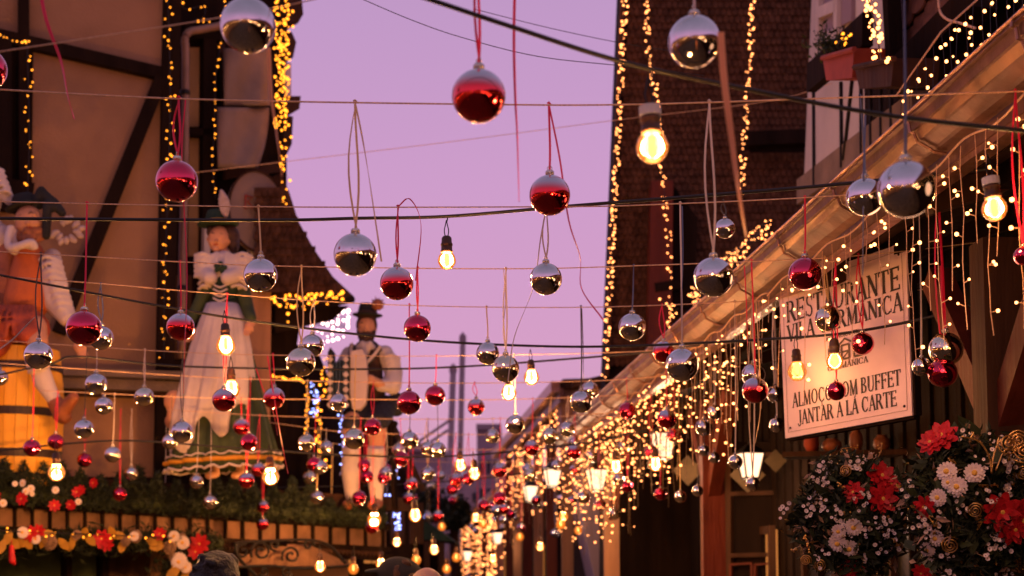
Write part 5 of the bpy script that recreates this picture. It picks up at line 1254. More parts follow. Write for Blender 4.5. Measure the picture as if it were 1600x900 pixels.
for k in range(15):
    a = k / 14; wd = 9 * math.sin(math.pi * min(1, .15 + a * .8)); F.e(m, 356 - 5 * a * a, 340 - 36 * a, wd * 1.0, 5, 4, -.08, -30 + 20 * (k % 2)); F.e(m, 354 - 5 * a * a + wd * .5 * (-1) ** k, 338 - 36 * a, wd * .55, 3.5, 3, -.08, 35 * (-1) ** k)
blob(m, 'feather', 'feather', st, .009, 1)
m = MB()
F.c(m, 350, 410, 19, 350, 425, 25, .0)
for sx, uo in ((-1, 322), (1, 384)):
    F.e(m, uo, 418, 18, 21, 20, -.0); F.c(m, uo + sx * 2, 425, 15, 348 + sx * 14, 440, 12, -.03, -.13)
    for k in range(5): F.t(m, [(uo - 15, 403 + k * 8, -.07), (uo, 401 + k * 8.5, -.115), (uo + 15, 406 + k * 8.5, -.08)], 3.2, 7)
    for k in range(4): F.t(m, [(350 + sx * (8 + k * 6), 396 + k * 3, -.07), (350 + sx * (6 + k * 6), 412 + k * 3, -.10), (350 + sx * (4 + k * 3), 428, -.12)], 3.0, 7)
blob(m, 'blouse', 'cloth_white', st, .011, 1)
m = MB(); F.c(m, 350, 445, 24, 350, 482, 20, .0); F.e(m, 340, 448, 15, 13, 14, -.05); F.e(m, 362, 448, 15, 13, 14, -.05); blob(m, 'bodice', 'cloth_dgreen', st, .013)
m = MB()
for k in range(5): F.t(m, [(339, 450 + k * 7, -.135), (350, 455 + k * 7, -.145), (361, 450 + k * 7, -.135)], 1.5, 5); 
m.build('bodice_lacing', 'cloth_white', st, kind='stuff')
for sx in (-1, 1):
    m = MB(); F.t(m, [(350 + sx * 26, 445, -.02), (350 + sx * 27, 455, -.03)], 10, 10); [F.t(m, [(350 + sx * 15, 444 + k * 8, -.10), (350 + sx * 28, 442 + k * 8, -.10), (350 + sx * 37, 446 + k * 8, -.05)], 2.6, 7) for k in range(2)]; m.build('striped_cuff', 'cloth_white', st, smooth=True)
m = MB(); F.c(m, 322, 455, 13, 308, 485, 11, -.0); F.c(m, 308, 485, 11, 292, 512, 9, .0, -.06); blob(m, 'sleeve', 'cloth_green', st, .013)
m = MB(); F.c(m, 380, 455, 12, 388, 485, 11, .0, -.03); F.c(m, 388, 485, 11, 396, 500, 9, -.03, -.1); blob(m, 'sleeve', 'cloth_green', st, .013)
m = MB(); F.c(m, 294, 510, 7, 306, 522, 7, -.06, -.1); F.hand(m, 304, 526, 130, 8, -.12, .5); blob(m, 'hand', 'skin', st, .010)
m = MB(); F.c(m, 396, 498, 7, 396, 508, 7, -.1); F.hand(m, 394, 514, 110, 8, -.12, .5); blob(m, 'hand', 'skin', st, .010)
m = MB(); F.e(m, 350, 424, 6, 5, 5, -.14); [F.e(m, 350 + 7 * math.cos(a), 424 + 6 * math.sin(a), 4, 4, 3, -.135) for a in (0, 1.2, 2.4, 3.6, 4.8)]; m.build('brooch', 'cloth_dgreen', st, smooth=True)
m = MB(); hem = F.loft(m, [(350, 470, 20, 0), (350, 500, 29, 0), (351, 540, 38, 0), (352, 590, 48, -2), (350, 640, 60, -3), (349, 690, 73, -4), (348, 733, 84, -5)], 15, .085, .75)
sk_ = m.build('skirt', 'cloth_green', st, smooth=True); q_ = sk_.modifiers.new('thick', 'SOLIDIFY'); q_.thickness = .012
cen = sum((Vector(p) for p in hem), Vector()) / len(hem)
def ringtube(sc, dz, r, wob=0.): return [cen + (Vector(p) - cen) * sc + Vector((0, 0, dz + wob * math.sin(i * 1.9))) for i, p in enumerate(hem + hem[:1])]
MB().tube(ringtube(1.01, .055, 0), .017, 8).build('yellow_hem', 'trim_yellow', sk_, smooth=True)
MB().tube(ringtube(1.03, .0, 0, .012), .009, 7).build('lace_edge', 'cloth_white', sk_, smooth=True)
MB().tube(ringtube(1.0, .095, 0, .01), .006, 6).build('lace_edge', 'cloth_white', sk_, smooth=True)
m = MB(); F.loft(m, [(350, 478, 23, 0), (351, 505, 34, 0), (348, 545, 44, 0), (344, 590, 52, -4), (338, 628, 58, -16), (334, 656, 60, -26)], 11, .11, .80, 60, 168, 372, .6, -.06)
for i in range(len(m.v)):                          # uneven lower edge of the apron
    x, y, z = m.v[i]; r_ = i // 61
    if r_ >= 4: m.v[i] = (x, y, z - (r_ - 3) * .05 * (1 + math.sin((i % 61) * .38)))
ap = m.build('apron', 'cloth_white', st, smooth=True); q_ = ap.modifiers.new('thick', 'SOLIDIFY'); q_.thickness = .008
m = MB(); F.e(m, 275, 628, 14, 17, 9, -.10, 20); F.e(m, 272, 660, 11, 12, 8, -.08); F.c(m, 276, 640, 9, 273, 658, 8, -.1); blob(m, 'rosy_bundle', 'skin', st, .013)

# ---- accordion player
F = Fig(12.7); st = thing('accordion_player_statue', 'painted statue of a moustached man playing an accordion against the sky', 'statue', F.q(575, 795))
F.face(st, 573, 512, 14.5, 21, 0, 0, yaw=-.1)
m = MB(); [F.e(m, 573 + dx, 524 + abs(dx) * .15, 4.5, 4, 4, -.085) for dx in (-8, -3, 3, 8)]; F.e(m, 572, 532, 10, 8, 8, -.05); F.c(m, 561, 520, 4, 566, 532, 5, -.04); F.c(m, 585, 520, 4, 580, 532, 5, -.04); blob(m, 'moustache', 'hair_brown', st, .010)
m = MB(); F.e(m, 573, 498, 15.5, 14, 15, .02); F.e(m, 560, 508, 4, 10, 6, .0); F.e(m, 586, 508, 4, 10, 6, .0); blob(m, 'hair', 'hair_brown', st, .012)
ho = F.hat(st, 574, 494, 15.5, 20, 24, 'hat_dark', 2, 0, 'cloth_brown', .2)
m = MB(); F.e(m, 591, 478, 8, 9, 7, -.06); [F.c(m, 591, 482, 2.2, 591 + 11 * math.cos(a), 476 + 11 * math.sin(a), 1.6, -.06) for a in [i * .63 for i in range(10)]]; blob(m, 'hat_brush', 'leather', st, .011)
m = MB(); F.c(m, 573, 525, 8, 573, 540, 9, .02); blob(m, 'neck', 'skin', st, .012)
m = MB(); F.c(m, 573, 552, 24, 575, 590, 24, .03); F.c(m, 575, 590, 24, 580, 618, 23, .03); F.c(m, 552, 552, 12, 596, 552, 13, .02); blob(m, 'waistcoat', 'cloth_brown', st, .014)
m = MB(); F.c(m, 568, 540, 5, 572, 556, 4, -.11); F.c(m, 580, 540, 5, 574, 556, 4, -.11); F.c(m, 562, 545, 5, 571, 541, 5, -.09); F.c(m, 584, 545, 5, 575, 541, 5, -.09); blob(m, 'collar', 'cloth_white', st, .010)
m = MB(); F.c(m, 602, 552, 13, 615, 582, 15, .0); F.c(m, 615, 582, 15, 614, 604, 15, .0, -.08); F.c(m, 614, 604, 13, 598, 606, 10, -.08, -.16)
for k in range(6): F.t(m, [(601 + k * 2, 560 + k * 8, -.08), (613 + k, 556 + k * 8, -.09), (627, 562 + k * 8, -.03)], 2.6, 6)
blob(m, 'shirt_sleeve', 'cloth_white', st, .013, 1)
m = MB(); F.c(m, 545, 552, 12, 533, 580, 12, .02, -.06); F.c(m, 533, 580, 12, 540, 606, 11, -.06, -.12); blob(m, 'shirt_sleeve', 'cloth_white', st, .013)
for pts in ([(553, 542), (551, 556), (551, 572)], [(596, 547), (586, 560), (575, 572)]):
    m = MB(); F.t(m, [(u, v, -.13) for u, v in pts], 4.5, 8); so = m.build('patterned_strap', 'cloth_dark', st, smooth=True)
    m = MB(); q_ = poly([F.q(u, v, -.155) for u, v in pts], 4); [m.box(p, (.024, .02, .024), Matrix.Rotation(.78, 3, 'Y')) for p in q_]; m.build('strap_diamond', 'cloth_white', so, kind='stuff')
m = MB(); F.c(m, 600, 606, 7.5, 588, 600, 7, -.17, -.22); F.hand(m, 583, 598, 190, 8.5, -.24, .6); blob(m, 'hand', 'skin', st, .010)
m = MB(); F.hand(m, 545, 606, 330, 8, -.2, .6); blob(m, 'hand', 'skin', st, .010)
ac = MB(); ac.prism([(F.q(u, v).x, F.q(u, v).z) for u, v in ((553, 556), (570, 553), (577, 562), (580, 600), (577, 636), (568, 647), (556, 645), (552, 620))], .10, None, (0, F.D - .30, 0)); aco = ac.build('accordion_keyboard', 'accordion_white', st)
q_ = aco.modifiers.new('bev', 'BEVEL'); q_.width = .012; q_.segments = 3
for k in range(13):
    u0 = 552 - k * 2.6; m = MB(); a = F.q(u0, 566 + k * 1.2); c = F.q(u0, 640 - k * .1); m.box((a.x, F.D - .24 - .02 * (k % 2), (a.z + c.z) / 2), (.010, .20 + .03 * (k % 2), a.z - c.z)); m.build('bellows_fold', 'accordion_blue' if k % 2 else 'hat_dark', st)
for (uu) in (524, 548):
    m = MB()
    for k in range(7): m.prism([(0, .03), (.028, 0), (0, -.03), (-.028, 0)], .012, None, F.q(uu, 571 + k * 11.5, -.38))
    m.build('bellows_diamond', 'cloth_white', st, kind='stuff')
m = MB(); m.prism([(F.q(u, v).x, F.q(u, v).z) for u, v in ((520, 560), (524, 552), (527, 556), (527, 644), (520, 646))], .24, None, (0, F.D - .36, 0)); m.build('bass_case', 'hat_dark', st)
m = MB(); F.e(m, 590, 632, 34, 18, 26, .05); F.c(m, 570, 640, 18, 556, 668, 16, .0, -.3); F.c(m, 600, 640, 19, 596, 664, 17, .0, -.3); F.e(m, 618, 630, 16, 20, 16, .1); blob(m, 'shorts', 'cloth_dark', st, .016)
m = MB()
for u in (556, 594): F.c(m, u, 664, 16, u, 690, 14, -.28, -.30); F.c(m, u, 690, 13, u - 1, 712, 12.5, -.30)
blob(m, 'knee', 'skin', st, .014)
for u in (556, 594):
    m = MB(); F.c(m, u - 1, 708, 14, u - 2, 740, 15, -.30); F.c(m, u - 2, 740, 15, u - 1, 782, 9.5, -.30, -.28); [F.t(m, [(u - 14, 706 + k * 6, -.34), (u, 708 + k * 6, -.42), (u + 13, 706 + k * 6, -.34)], 2.5, 6) for k in range(2)]; blob(m, 'sock', 'cloth_white', st, .013)
    m = MB(); F.c(m, u, 788, 9, u - 4, 793, 8, -.25, -.48); blob(m, 'shoe', 'leather', st, .012)
t = thing('stool', 'dark wooden stool under the accordion statue', 'stool', F.q(590, 795, .05))
m = MB(); m.lathe([(.17, 0), (.18, .015), (.17, .04)], 20, F.q(590, 664, .08)); m.build('seat', 'timber_dark', t)
for sx in (-1, 1):
    for sy in (-1, 1): m = MB(); m.tube([F.q(590 + sx * 20, 664, .08 + sy * .1), F.q(590 + sx * 26, 795, .08 + sy * .14)], .018, 8); m.build('leg', 'timber_dark', t)

# ---- barrel with the reclining man
D9 = 9.9; F = Fig(D9); bt = thing('barrel', 'bright orange wooden barrel with dark hoops under the seated statue', 'barrel', F.q(26, 760))
bc = F.q(26, 760); bh = (F.q(26, 548) - bc).length; NS = 24
def brad(z): return (59 + 9 * math.sin(math.pi * min(1, max(0, z / bh)))) * F.k
for k in range(NS):
    m = MB(); a0 = 2 * math.pi * k / NS + .005; a1 = 2 * math.pi * (k + 1) / NS - .005; vs = []; N = 8
    for j in range(N + 1):
        z = bh * j / N; r_ = brad(z)
        for a, rr_ in ((a0, r_), (a1, r_), (a1, r_ - .025), (a0, r_ - .025)): vs.append(bc + Vector((rr_ * math.cos(a), rr_ * math.sin(a), z)))
    fs = [(j * 4 + i, j * 4 + (i + 1) % 4, j * 4 + 4 + (i + 1) % 4, j * 4 + 4 + i) for j in range(N) for i in range(4)] + [(3, 2, 1, 0), tuple(4 * N + i for i in range(4))]
    m.add(vs, fs); m.build('stave', 'barrel', bt)
for z, h_ in ((.05, .035), (.20, .055), (.50, .055), (.835, .05)):
    m = MB(); zz = z * bh; m.lathe([(brad(zz) + .001, zz), (brad(zz) + .008, zz), (brad(zz + h_) + .008, zz + h_), (brad(zz + h_) + .001, zz + h_)], 48, bc); m.build('hoop', 'hoop', bt, smooth=False)
m = MB(); m.lathe([(1e-5, bh * .96), (brad(bh) - .026, bh * .96)], 36, bc); m.lathe([(brad(bh) - .026, bh * .975), (1e-5, bh * .975)], 36, bc); m.build('lid', 'barrel', bt)
st = thing('barrel_rider_statue', 'painted statue of a bearded man in orange waistcoat sitting on the barrel', 'statue', F.q(45, 548, -.1))
F.face(st, 54, 352, 22, 27, -.1, -16, yaw=.08)
m = MB()
for k in range(26):
    a = rnd.uniform(-.9, 1.1); F.e(m, 60 + 18 * a - 3, 378 + rnd.uniform(-8, 12) - 5 * abs(a), 7, 7, 7, -.18 + abs(a) * .05)
blob(m, 'beard', 'beard', st, .012, 1)
m = MB(); F.e(m, 44, 338, 20, 18, 20, .0); blob(m, 'hair', 'hair_brown', st, .016)
hh_ = F.hat(st, 46, 330, 20, 22, 31, 'hat_dark', -14, -.08, 'hat_green', .2)
m = MB(); F.c(m, 62, 325, 9, 72, 304, 8, -.1); F.c(m, 72, 306, 8, 92, 325, 9, -.1); F.c(m, 90, 322, 9, 104, 338, 7, -.1); F.c(m, 84, 330, 8, 82, 376, 7, -.14); blob(m, 'hat_plume', 'hat_dark', st, .014)
m = MB()
for k in range(15):
    a = k / 15 * 5.2 - 1.9; F.e(m, 112 + 17 * math.cos(a) * (1 + .4 * (k % 2)), 366 + 13 * math.sin(a) * (1 + .4 * (k % 3) / 2), 4.5, 7, 4, -.12, 90 + math.degrees(a))
m.build('leaf_tuft', 'feather', st, smooth=True)
m = MB(); F.t(m, [(30, 362, -.16), (28, 385, -.2), (33, 398, -.22), (50, 396, -.24), (66, 390, -.22), (70, 400, -.2)], 6.5, 10); F.c(m, 30, 370, 9, 33, 398, 8, -.14); F.e(m, 60, 394, 10, 6, 8, -.2); blob(m, 'collar', 'cloth_white', st, .012)
m = MB(); F.c(m, 48, 400, 24, 48, 430, 31, -.02); F.c(m, 48, 430, 32, 46, 474, 35, -.02, -.06); blob(m, 'waistcoat', 'cloth_orange', st, .018)
m = MB(); F.c(m, 12, 395, 20, 8, 440, 24, .02); F.c(m, 8, 440, 24, 14, 490, 18, .0); blob(m, 'jacket', 'leather', st, .018)
m = MB(); F.c(m, 82, 402, 14, 84, 440, 20, .0, -.04); F.c(m, 84, 440, 20, 92, 472, 22, -.04); F.c(m, 92, 472, 22, 112, 500, 15, -.04, -.1)
for k in range(9): F.t(m, [(68 + k * 3.2, 412 + k * 10, -.11), (86 + k * 2.5, 408 + k * 10, -.16), (104 + k * 2.2, 414 + k * 10 - k, -.09)], 3.4, 7)
blob(m, 'shirt_sleeve', 'cloth_white', st, .013, 1)
m = MB(); F.c(m, -4, 378, 17, 4, 366, 16, .0); F.c(m, 0, 372, 15, -18, 338, 14, .0); F.c(m, -18, 338, 14, 2, 292, 15, .0, -.08); F.c(m, 2, 292, 15, 22, 318, 9, -.08)
for k in range(5): F.t(m, [(-10 + k * 5, 278 + k * 8, -.16), (6 + k * 4, 272 + k * 9, -.18), (18 + k * 3, 276 + k * 9, -.13)], 3.2, 7)
blob(m, 'raised_sleeve', 'cloth_white', st, .013, 1)
m = MB(); F.c(m, 112, 500, 9, 128, 532, 8, -.1, -.14); F.hand(m, 134, 546, 62, 10.5, -.16, .35); blob(m, 'hand', 'skin', st, .011)
m = MB(); F.c(m, 30, 505, 32, 60, 520, 30, -.05, -.16); F.c(m, 20, 520, 28, 14, 548, 24, -.1, -.3); F.c(m, 62, 515, 25, 72, 534, 19, -.2, -.32)
for k in range(8): F.t(m, [(8 + k * 9, 486, -.24), (6 + k * 10, 510, -.33), (4 + k * 11, 538, -.34)], 3.2, 7)
blob(m, 'leather_shorts', 'cloth_red', st, .014, 1)
m = MB(); F.t(m, [(22, 488, -.34), (24, 505, -.38), (26, 530, -.38)], 3.5, 8); F.t(m, [(22, 500, -.36), (30, 516, -.39), (20, 528, -.38)], 2, 6); m.build('embroidery', 'trim_yellow', st, smooth=True)
m = MB(); F.c(m, 74, 520, 18, 84, 548, 16, -.25, -.34); F.c(m, 84, 548, 15, 82, 568, 12, -.34); blob(m, 'thigh', 'skin', st, .014)
m = MB(); F.c(m, 82, 570, 14, 92, 605, 15.5, -.34, -.33); F.c(m, 92, 605, 15.5, 112, 640, 9.5, -.33); [F.t(m, [(70 + k * 2, 578 + k * 8, -.38), (86 + k * 2, 574 + k * 8, -.46), (100 + k * 2, 566 + k * 8, -.38)], 3.6, 8) for k in range(3)]; blob(m, 'sock', 'cloth_white', st, .012, 1)
m = MB(); F.c(m, 112, 640, 13, 122, 658, 13, -.33); F.c(m, 118, 656, 12, 142, 632, 9, -.34, -.40); F.e(m, 112, 644, 16, 6, 12, -.33, 25); blob(m, 'boot', 'leather', st, .012)
m = MB(); F.e(m, 4, 618, 21, 24, 18, -.42); F.c(m, 2, 585, 15, 2, 618, 18, -.38); F.c(m, 0, 640, 13, -4, 668, 12, -.42); blob(m, 'near_knee', 'cloth_orange', st, .015)

# ================================================================== people at the bottom edge
def person(u, vtop, d, label, hair, shirt, cap=None, bald=False, turn=0., lean=0.):
    top = P(u, vtop, d); H = top.z; k = H / 1.75; base = Vector((top.x, d, 0)); t = thing('person', label, 'person', base)
    M = Matrix.Rotation(turn, 3, 'Z')
    def q(x, y, z): return base + M @ Vector((x * k, y * k, z * k))
    b = MB(); b.cap(q(0, .0, 1.40), q(0, .02, 1.53), .058 * k, .055 * k); b.ell(q(0, .01, 1.625), (.078 * k, .098 * k, .118 * k), M); b.ell(q(0, .035, 1.59), (.062 * k, .07 * k, .075 * k), M)
    b.cap(q(0, .095, 1.63), q(0, .118, 1.602), .012 * k, .016 * k, 8)
    for s_ in (-1, 1): b.ell(q(s_ * .080, .0, 1.62), (.012 * k, .022 * k, .032 * k), M, 10, 8)
    for s_ in (-1, 1):                               # arms and hands
        b.cap(q(s_ * .20, 0, 1.40), q(s_ * .25, -.01, 1.12), .046 * k, .038 * k); b.cap(q(s_ * .25, -.01, 1.12), q(s_ * .25, .08, .88), .036 * k, .026 * k); b.ell(q(s_ * .25, .10, .82), (.018 * k, .04 * k, .045 * k), M, 10, 8)
        for j in range(4): b.cap(q(s_ * .25, .07 + j * .02, .80), q(s_ * .245, .085 + j * .02, .715 + .01 * abs(j - 1.5)), .0095 * k, .008 * k, 8)
        b.cap(q(s_ * .24, .12, .84), q(s_ * .225, .145, .78), .011 * k, .009 * k, 8)
        b.cap(q(s_ * .09, 0, .92), q(s_ * .10, .01, .50), .082 * k, .055 * k); b.cap(q(s_ * .10, .01, .50), q(s_ * .10, -.02, .10), .055 * k, .038 * k); b.cap(q(s_ * .10, -.04, .06), q(s_ * .10, .13, .045), .042 * k, .035 * k)
    b.cap(q(0, 0, 1.0), q(0, 0, 1.32), .13 * k, .15 * k)
    blob(b, 'body', 'skin_real', t, .012)
    for s_ in (-1, 1): b = MB(); b.ell(q(s_ * .03, .098, 1.64), (.011 * k, .008 * k, .008 * k), M, 10, 8); b.build('eye', 'cloth_white', t, smooth=True)
    b = MB(); b.ell(q(0, .10, 1.565), (.022 * k, .008 * k, .006 * k), M, 10, 8); b.build('mouth', 'cloth_red', t, smooth=True)
    b = MB(); b.cap(q(-.14, 0, 1.38), q(.14, 0, 1.38), .075 * k, .075 * k); b.cap(q(0, 0, .98), q(0, 0, 1.34), .145 * k, .165 * k)
    for s_ in (-1, 1): b.cap(q(s_ * .19, 0, 1.40), q(s_ * .245, -.01, 1.15), .062 * k, .056 * k)
    blob(b, 'shirt', shirt, t, .014)
    b = MB(); b.cap(q(-.05, 0, .93), q(.05, 0, .93), .13 * k, .13 * k)
    for s_ in (-1, 1): b.cap(q(s_ * .09, 0, .90), q(s_ * .10, 0, .12), .095 * k, .06 * k)
    blob(b, 'trousers', 'cloth_dark', t, .016)
    for s_ in (-1, 1): b = MB(); b.cap(q(s_ * .10, -.05, .05), q(s_ * .10, .15, .045), .05 * k, .045 * k); blob(b, 'shoe', 'shirt_black', t, .012)
    if not bald:
        b = MB(); b.ell(q(0, -.015, 1.655), (.088 * k, .102 * k, .102 * k), M); b.ell(q(0, -.04, 1.61), (.080 * k, .08 * k, .11 * k), M)
        r = random.Random(int(u))
        for _ in range(46):
            a = r.uniform(2.2, 7.2); z = r.uniform(1.58, 1.735); rr_ = .088 * math.sqrt(max(0, 1 - ((z - 1.655) / .105) ** 2)); b.ell(q(rr_ * math.cos(a), -.02 + rr_ * 1.1 * math.sin(a), z), .017 * k, M, 8, 6)
        blob(b, 'hair', hair, t, .009, 1)
    if cap:
        b = MB(); b.ell(q(0, -.01, 1.675), (.098 * k, .112 * k, .085 * k), M @ Matrix.Rotation(.2, 3, 'X')); b.ell(q(0, .10, 1.69), (.07 * k, .07 * k, .014 * k), M); blob(b, 'flat_cap', cap, t, .010)
person(340, 862, 5.2, 'person with tousled dark hair seen from behind at the bottom edge', 'hair_black', 'shirt_black')
person(622, 873, 6.4, 'person in a dark flat cap at the bottom edge', 'hair_brown', 'shirt_black', cap='shirt_black', turn=1.35)
person(668, 883, 4.9, 'person with a bald head catching the light at the bottom edge', 'hair_brown', 'shirt_blue', bald=True, turn=.3)

# ================================================================== flowers
def petal_ring(b, n, r0, r1, w, z0, z1, pointed=False, off=0.):
    for k in range(n):
        a = 2 * math.pi * k / n + off; M = Matrix.Rotation(a, 3, 'Y'); m_ = Matrix.Rotation(a, 3, 'Y')
        prof = [(r0, w * .35), (r0 + (r1 - r0) * .5, w * .5), (r0 + (r1 - r0) * .85, w * (.30 if pointed else .48)), (r1, w * (.02 if pointed else .22))]
        vs = []
        for i, (rr_, ww) in enumerate(prof):
            y = -(z0 + (z1 - z0) * i / 3) ; vs += [M @ Vector((-ww, y, rr_)), M @ Vector((ww, y, rr_)), M @ Vector((ww, y + .0012, rr_)), M @ Vector((-ww, y + .0012, rr_))]
        fs = [(i * 4 + j, i * 4 + (j + 1) % 4, i * 4 + 4 + (j + 1) % 4, i * 4 + 4 + j) for i in range(3) for j in range(4)] + [(3, 2, 1, 0), (12, 13, 14, 15)]
        b.add(vs, fs)
b = MB(); petal_ring(b, 16, .004, .028, .009, .0, .004); petal_ring(b, 12, .004, .022, .008, .005, .010, off=.2); petal_ring(b, 9, .003, .015, .007, .009, .014, off=.1); DAISY = b.mesh('petals', 'petal_white')
b = MB(); b.ell((0, -.012, 0), (.0075, .004, .0075), None, 12, 8); CORE = b.mesh('flower_centre', 'petal_core', True)
b = MB(); petal_ring(b, 8, .004, .050, .026, .0, .008, True); petal_ring(b, 7, .004, .038, .020, .006, .018, True, .3); petal_ring(b, 5, .003, .022, .014, .014, .024, True, .1); POIN = b.mesh('petals', 'petal_red')
b = MB(); petal_ring(b, 7, .002, .009, .007, .0, .003); SMALL = b.mesh('blossom', 'petal_white')
b = MB(); b.tube([Vector((.028 * (1 - i / 44) * math.cos(i * .48), -.0004 * i, .028 * (1 - i / 44) * math.sin(i * .48))) for i in range(41)], .0026, 6); COIL = b.mesh('gold_coil', 'gold', True)
def facing(n_):
    y = -Vector(n_).normalized(); z = Vector((0, 0, 1)); x = y.cross(z).normalized(); z = x.cross(y); return Matrix((x, y, z)).transposed()
def flower(parent, me, p, n_, sc, name, core=True):
    M = Matrix.Translation(Vector(p) - wpos(parent)) @ (facing(n_) @ Matrix.Rotation(rnd.random() * 6, 3, 'Y')).to_4x4() @ Matrix.Scale(sc, 4)
    o = inst(name, me, parent, M=M)
    if core: c = inst('flower_centre', CORE, o)
    return o
def wreath(u, v, rpx, d, label, daisies, poins, coils, seed):
    c = P(u, v, d); r_ = rpx * px(d); t = thing('flower_wreath', label, 'flower arrangement', c - Vector((0, 0, r_))); rd = random.Random(seed)
    b = MB(); b.ell(c + Vector((0, .08, 0)), (r_ * .72, r_ * .5, r_ * .82), None, 20, 14); b.build('moss_core', 'leaf_dark', t, smooth=True)
    def sph(g, lo=.72, hi=1.08):
        a = g.uniform(0, 6.283); z = g.uniform(-1, 1); rr_ = r_ * g.uniform(lo, hi) * (1 + .10 * math.sin(a * 3 + seed + z * 4) + .07 * math.sin(a * 7 + z * 9)) * (1.12 if g.random() < .08 else 1); q = math.sqrt(1 - z * z); return c + Vector((rr_ * q * math.cos(a) * .95, .08 - abs(rr_ * q * math.sin(a)) * .62 if g.random() < .85 else .1, rr_ * z * 1.05))
    leaves(sph, 3400, .021, 'fir_sprigs', 'leaf_fir', t, seed, .22); leaves(lambda g: sph(g, .8, 1.1), 420, .030, 'leaves', 'leaf_dark', t, seed + 1, .5); leaves(lambda g: sph(g, .95, 1.1), 260, .007, 'gold_glitter', 'gold', t, seed + 2, .6); leaves(lambda g: sph(g, .9, 1.15), 130, .018, 'dry_leaves', 'pinecone', t, seed + 3, .35)
    for uu, vv, s_, name, me in [(a, b_, s_, 'daisy', DAISY) for a, b_, s_ in daisies] + [(a, b_, s_, 'poinsettia', POIN) for a, b_, s_ in poins]:
        dx, dz = (uu - u) / rpx, (vv - v) / rpx; dy = .10 - .62 * r_ * math.sqrt(max(.05, 1 - min(1, dx * dx + dz * dz))) - .03
        n_ = Vector((dx * .8 - .25, -1.0, -dz * .6 - .15)); flower(t, me, P(uu, vv, d) + Vector((0, dy, 0)), n_, s_, name)
    for uu, vv, s_ in coils:
        dx, dz = (uu - u) / rpx, (vv - v) / rpx; dy = .10 - .62 * r_ * math.sqrt(max(.05, 1 - min(1, dx * dx + dz * dz))) - .05
        flower(t, COIL, P(uu, vv, d) + Vector((0, dy, 0)), (-.35, -1, -.2), s_ * .78, 'gold_coil', False)
    for _ in range(60):                              # sprays of small white blossoms
        p = sph(rd, .98, 1.12)
        if p.y > c.y + .06: continue
        for k in range(7): flower(t, SMALL, p + Vector((rd.gauss(0, .013), rd.uniform(-.012, 0), rd.gauss(0, .013))), (rd.uniform(-.6, .4), -1, rd.uniform(-.5, .5)), rd.uniform(.45, .8), 'blossom', False)
    for _ in range(16):                              # gold glitter twigs
        p = sph(rd, .85, 1.0); e_ = p + (p - c) * rd.uniform(.2, .4) + Vector((0, -.02, 0)); mid = p.lerp(e_, .5) + Vector((rd.gauss(0, .02), -.01, rd.gauss(0, .02))); b = MB(); b.tube(poly([p, mid, e_], 5), .0018, 5)
        for k in range(6): b.octa(mid.lerp(e_, k / 5) + Vector((rd.gauss(0, .004), 0, rd.gauss(0, .004))), .0035)
        b.build('gold_twig', 'gold', t)
    return t
wreath(1338, 804, 86, 4.35, 'flower wreath with four white daisies and two red poinsettias below the sign', [(1330, 824, 1.0), (1308, 848, 1.05), (1326, 856, 1.0), (1308, 830, .8), (1403, 752, .9), (1411, 760, .7)],
       [(1378, 744, 1.0), (1375, 780, 1.05), (1330, 770, .75), (1335, 890, .9), (1392, 756, .7)], [(1320, 735, .9), (1262, 875, .8), (1284, 882, 1.0)], 31)
wreath(1530, 792, 106, 3.95, 'largest flower wreath at the picture edge with gold coils and red poinsettias', [(1478, 738, 1.05), (1517, 741, 1.05), (1490, 762, 1.05), (1463, 778, .9), (1462, 840, .9), (1455, 858, .8), (1588, 740, .6), (1478, 755, .7)],
       [(1556, 800, 1.15), (1590, 812, 1.3), (1480, 680, 1.0), (1462, 690, .8), (1445, 792, .7), (1448, 894, .6), (1578, 826, 1.0)], [(1512, 799, 1.0), (1480, 852, 1.15), (1590, 690, 1.1), (1595, 740, 1.0)], 47)
t = thing('gold_swirl', 'big looping gold wire spray above the largest flower wreath', 'decoration', P(1545, 720, 3.9))
for pts in ([(1502, 682), (1530, 690), (1546, 715), (1550, 740)], [(1550, 740), (1552, 715), (1562, 690), (1585, 678), (1600, 682)], [(1556, 735), (1570, 705), (1592, 700), (1606, 712)]):
    MB().tube(poly([P(u, v, 3.85) for u, v in pts], 8), .0028, 6).build('wire', 'gold', t, smooth=True)
for u, v in ((1590, 688), (1576, 694), (1598, 706)): flower(t, COIL, P(u, v, 3.83), (-.1, -1, 0), 1.1, 'gold_coil', False)
t = thing('ribbon_bow', 'coral gauze bow hanging between the sign and the largest wreath', 'bow', P(1460, 735, 4.2))
for pts in ([(1460, 700), (1456, 716), (1462, 738), (1468, 728), (1464, 704)], [(1452, 708), (1438, 728), (1424, 742), (1412, 738)], [(1460, 735), (1450, 750)]): MB().strip(poly([P(u, v, 4.2) for u, v in pts], 8), .009, twist=2).build('loop', 'ribbon_orange', t)

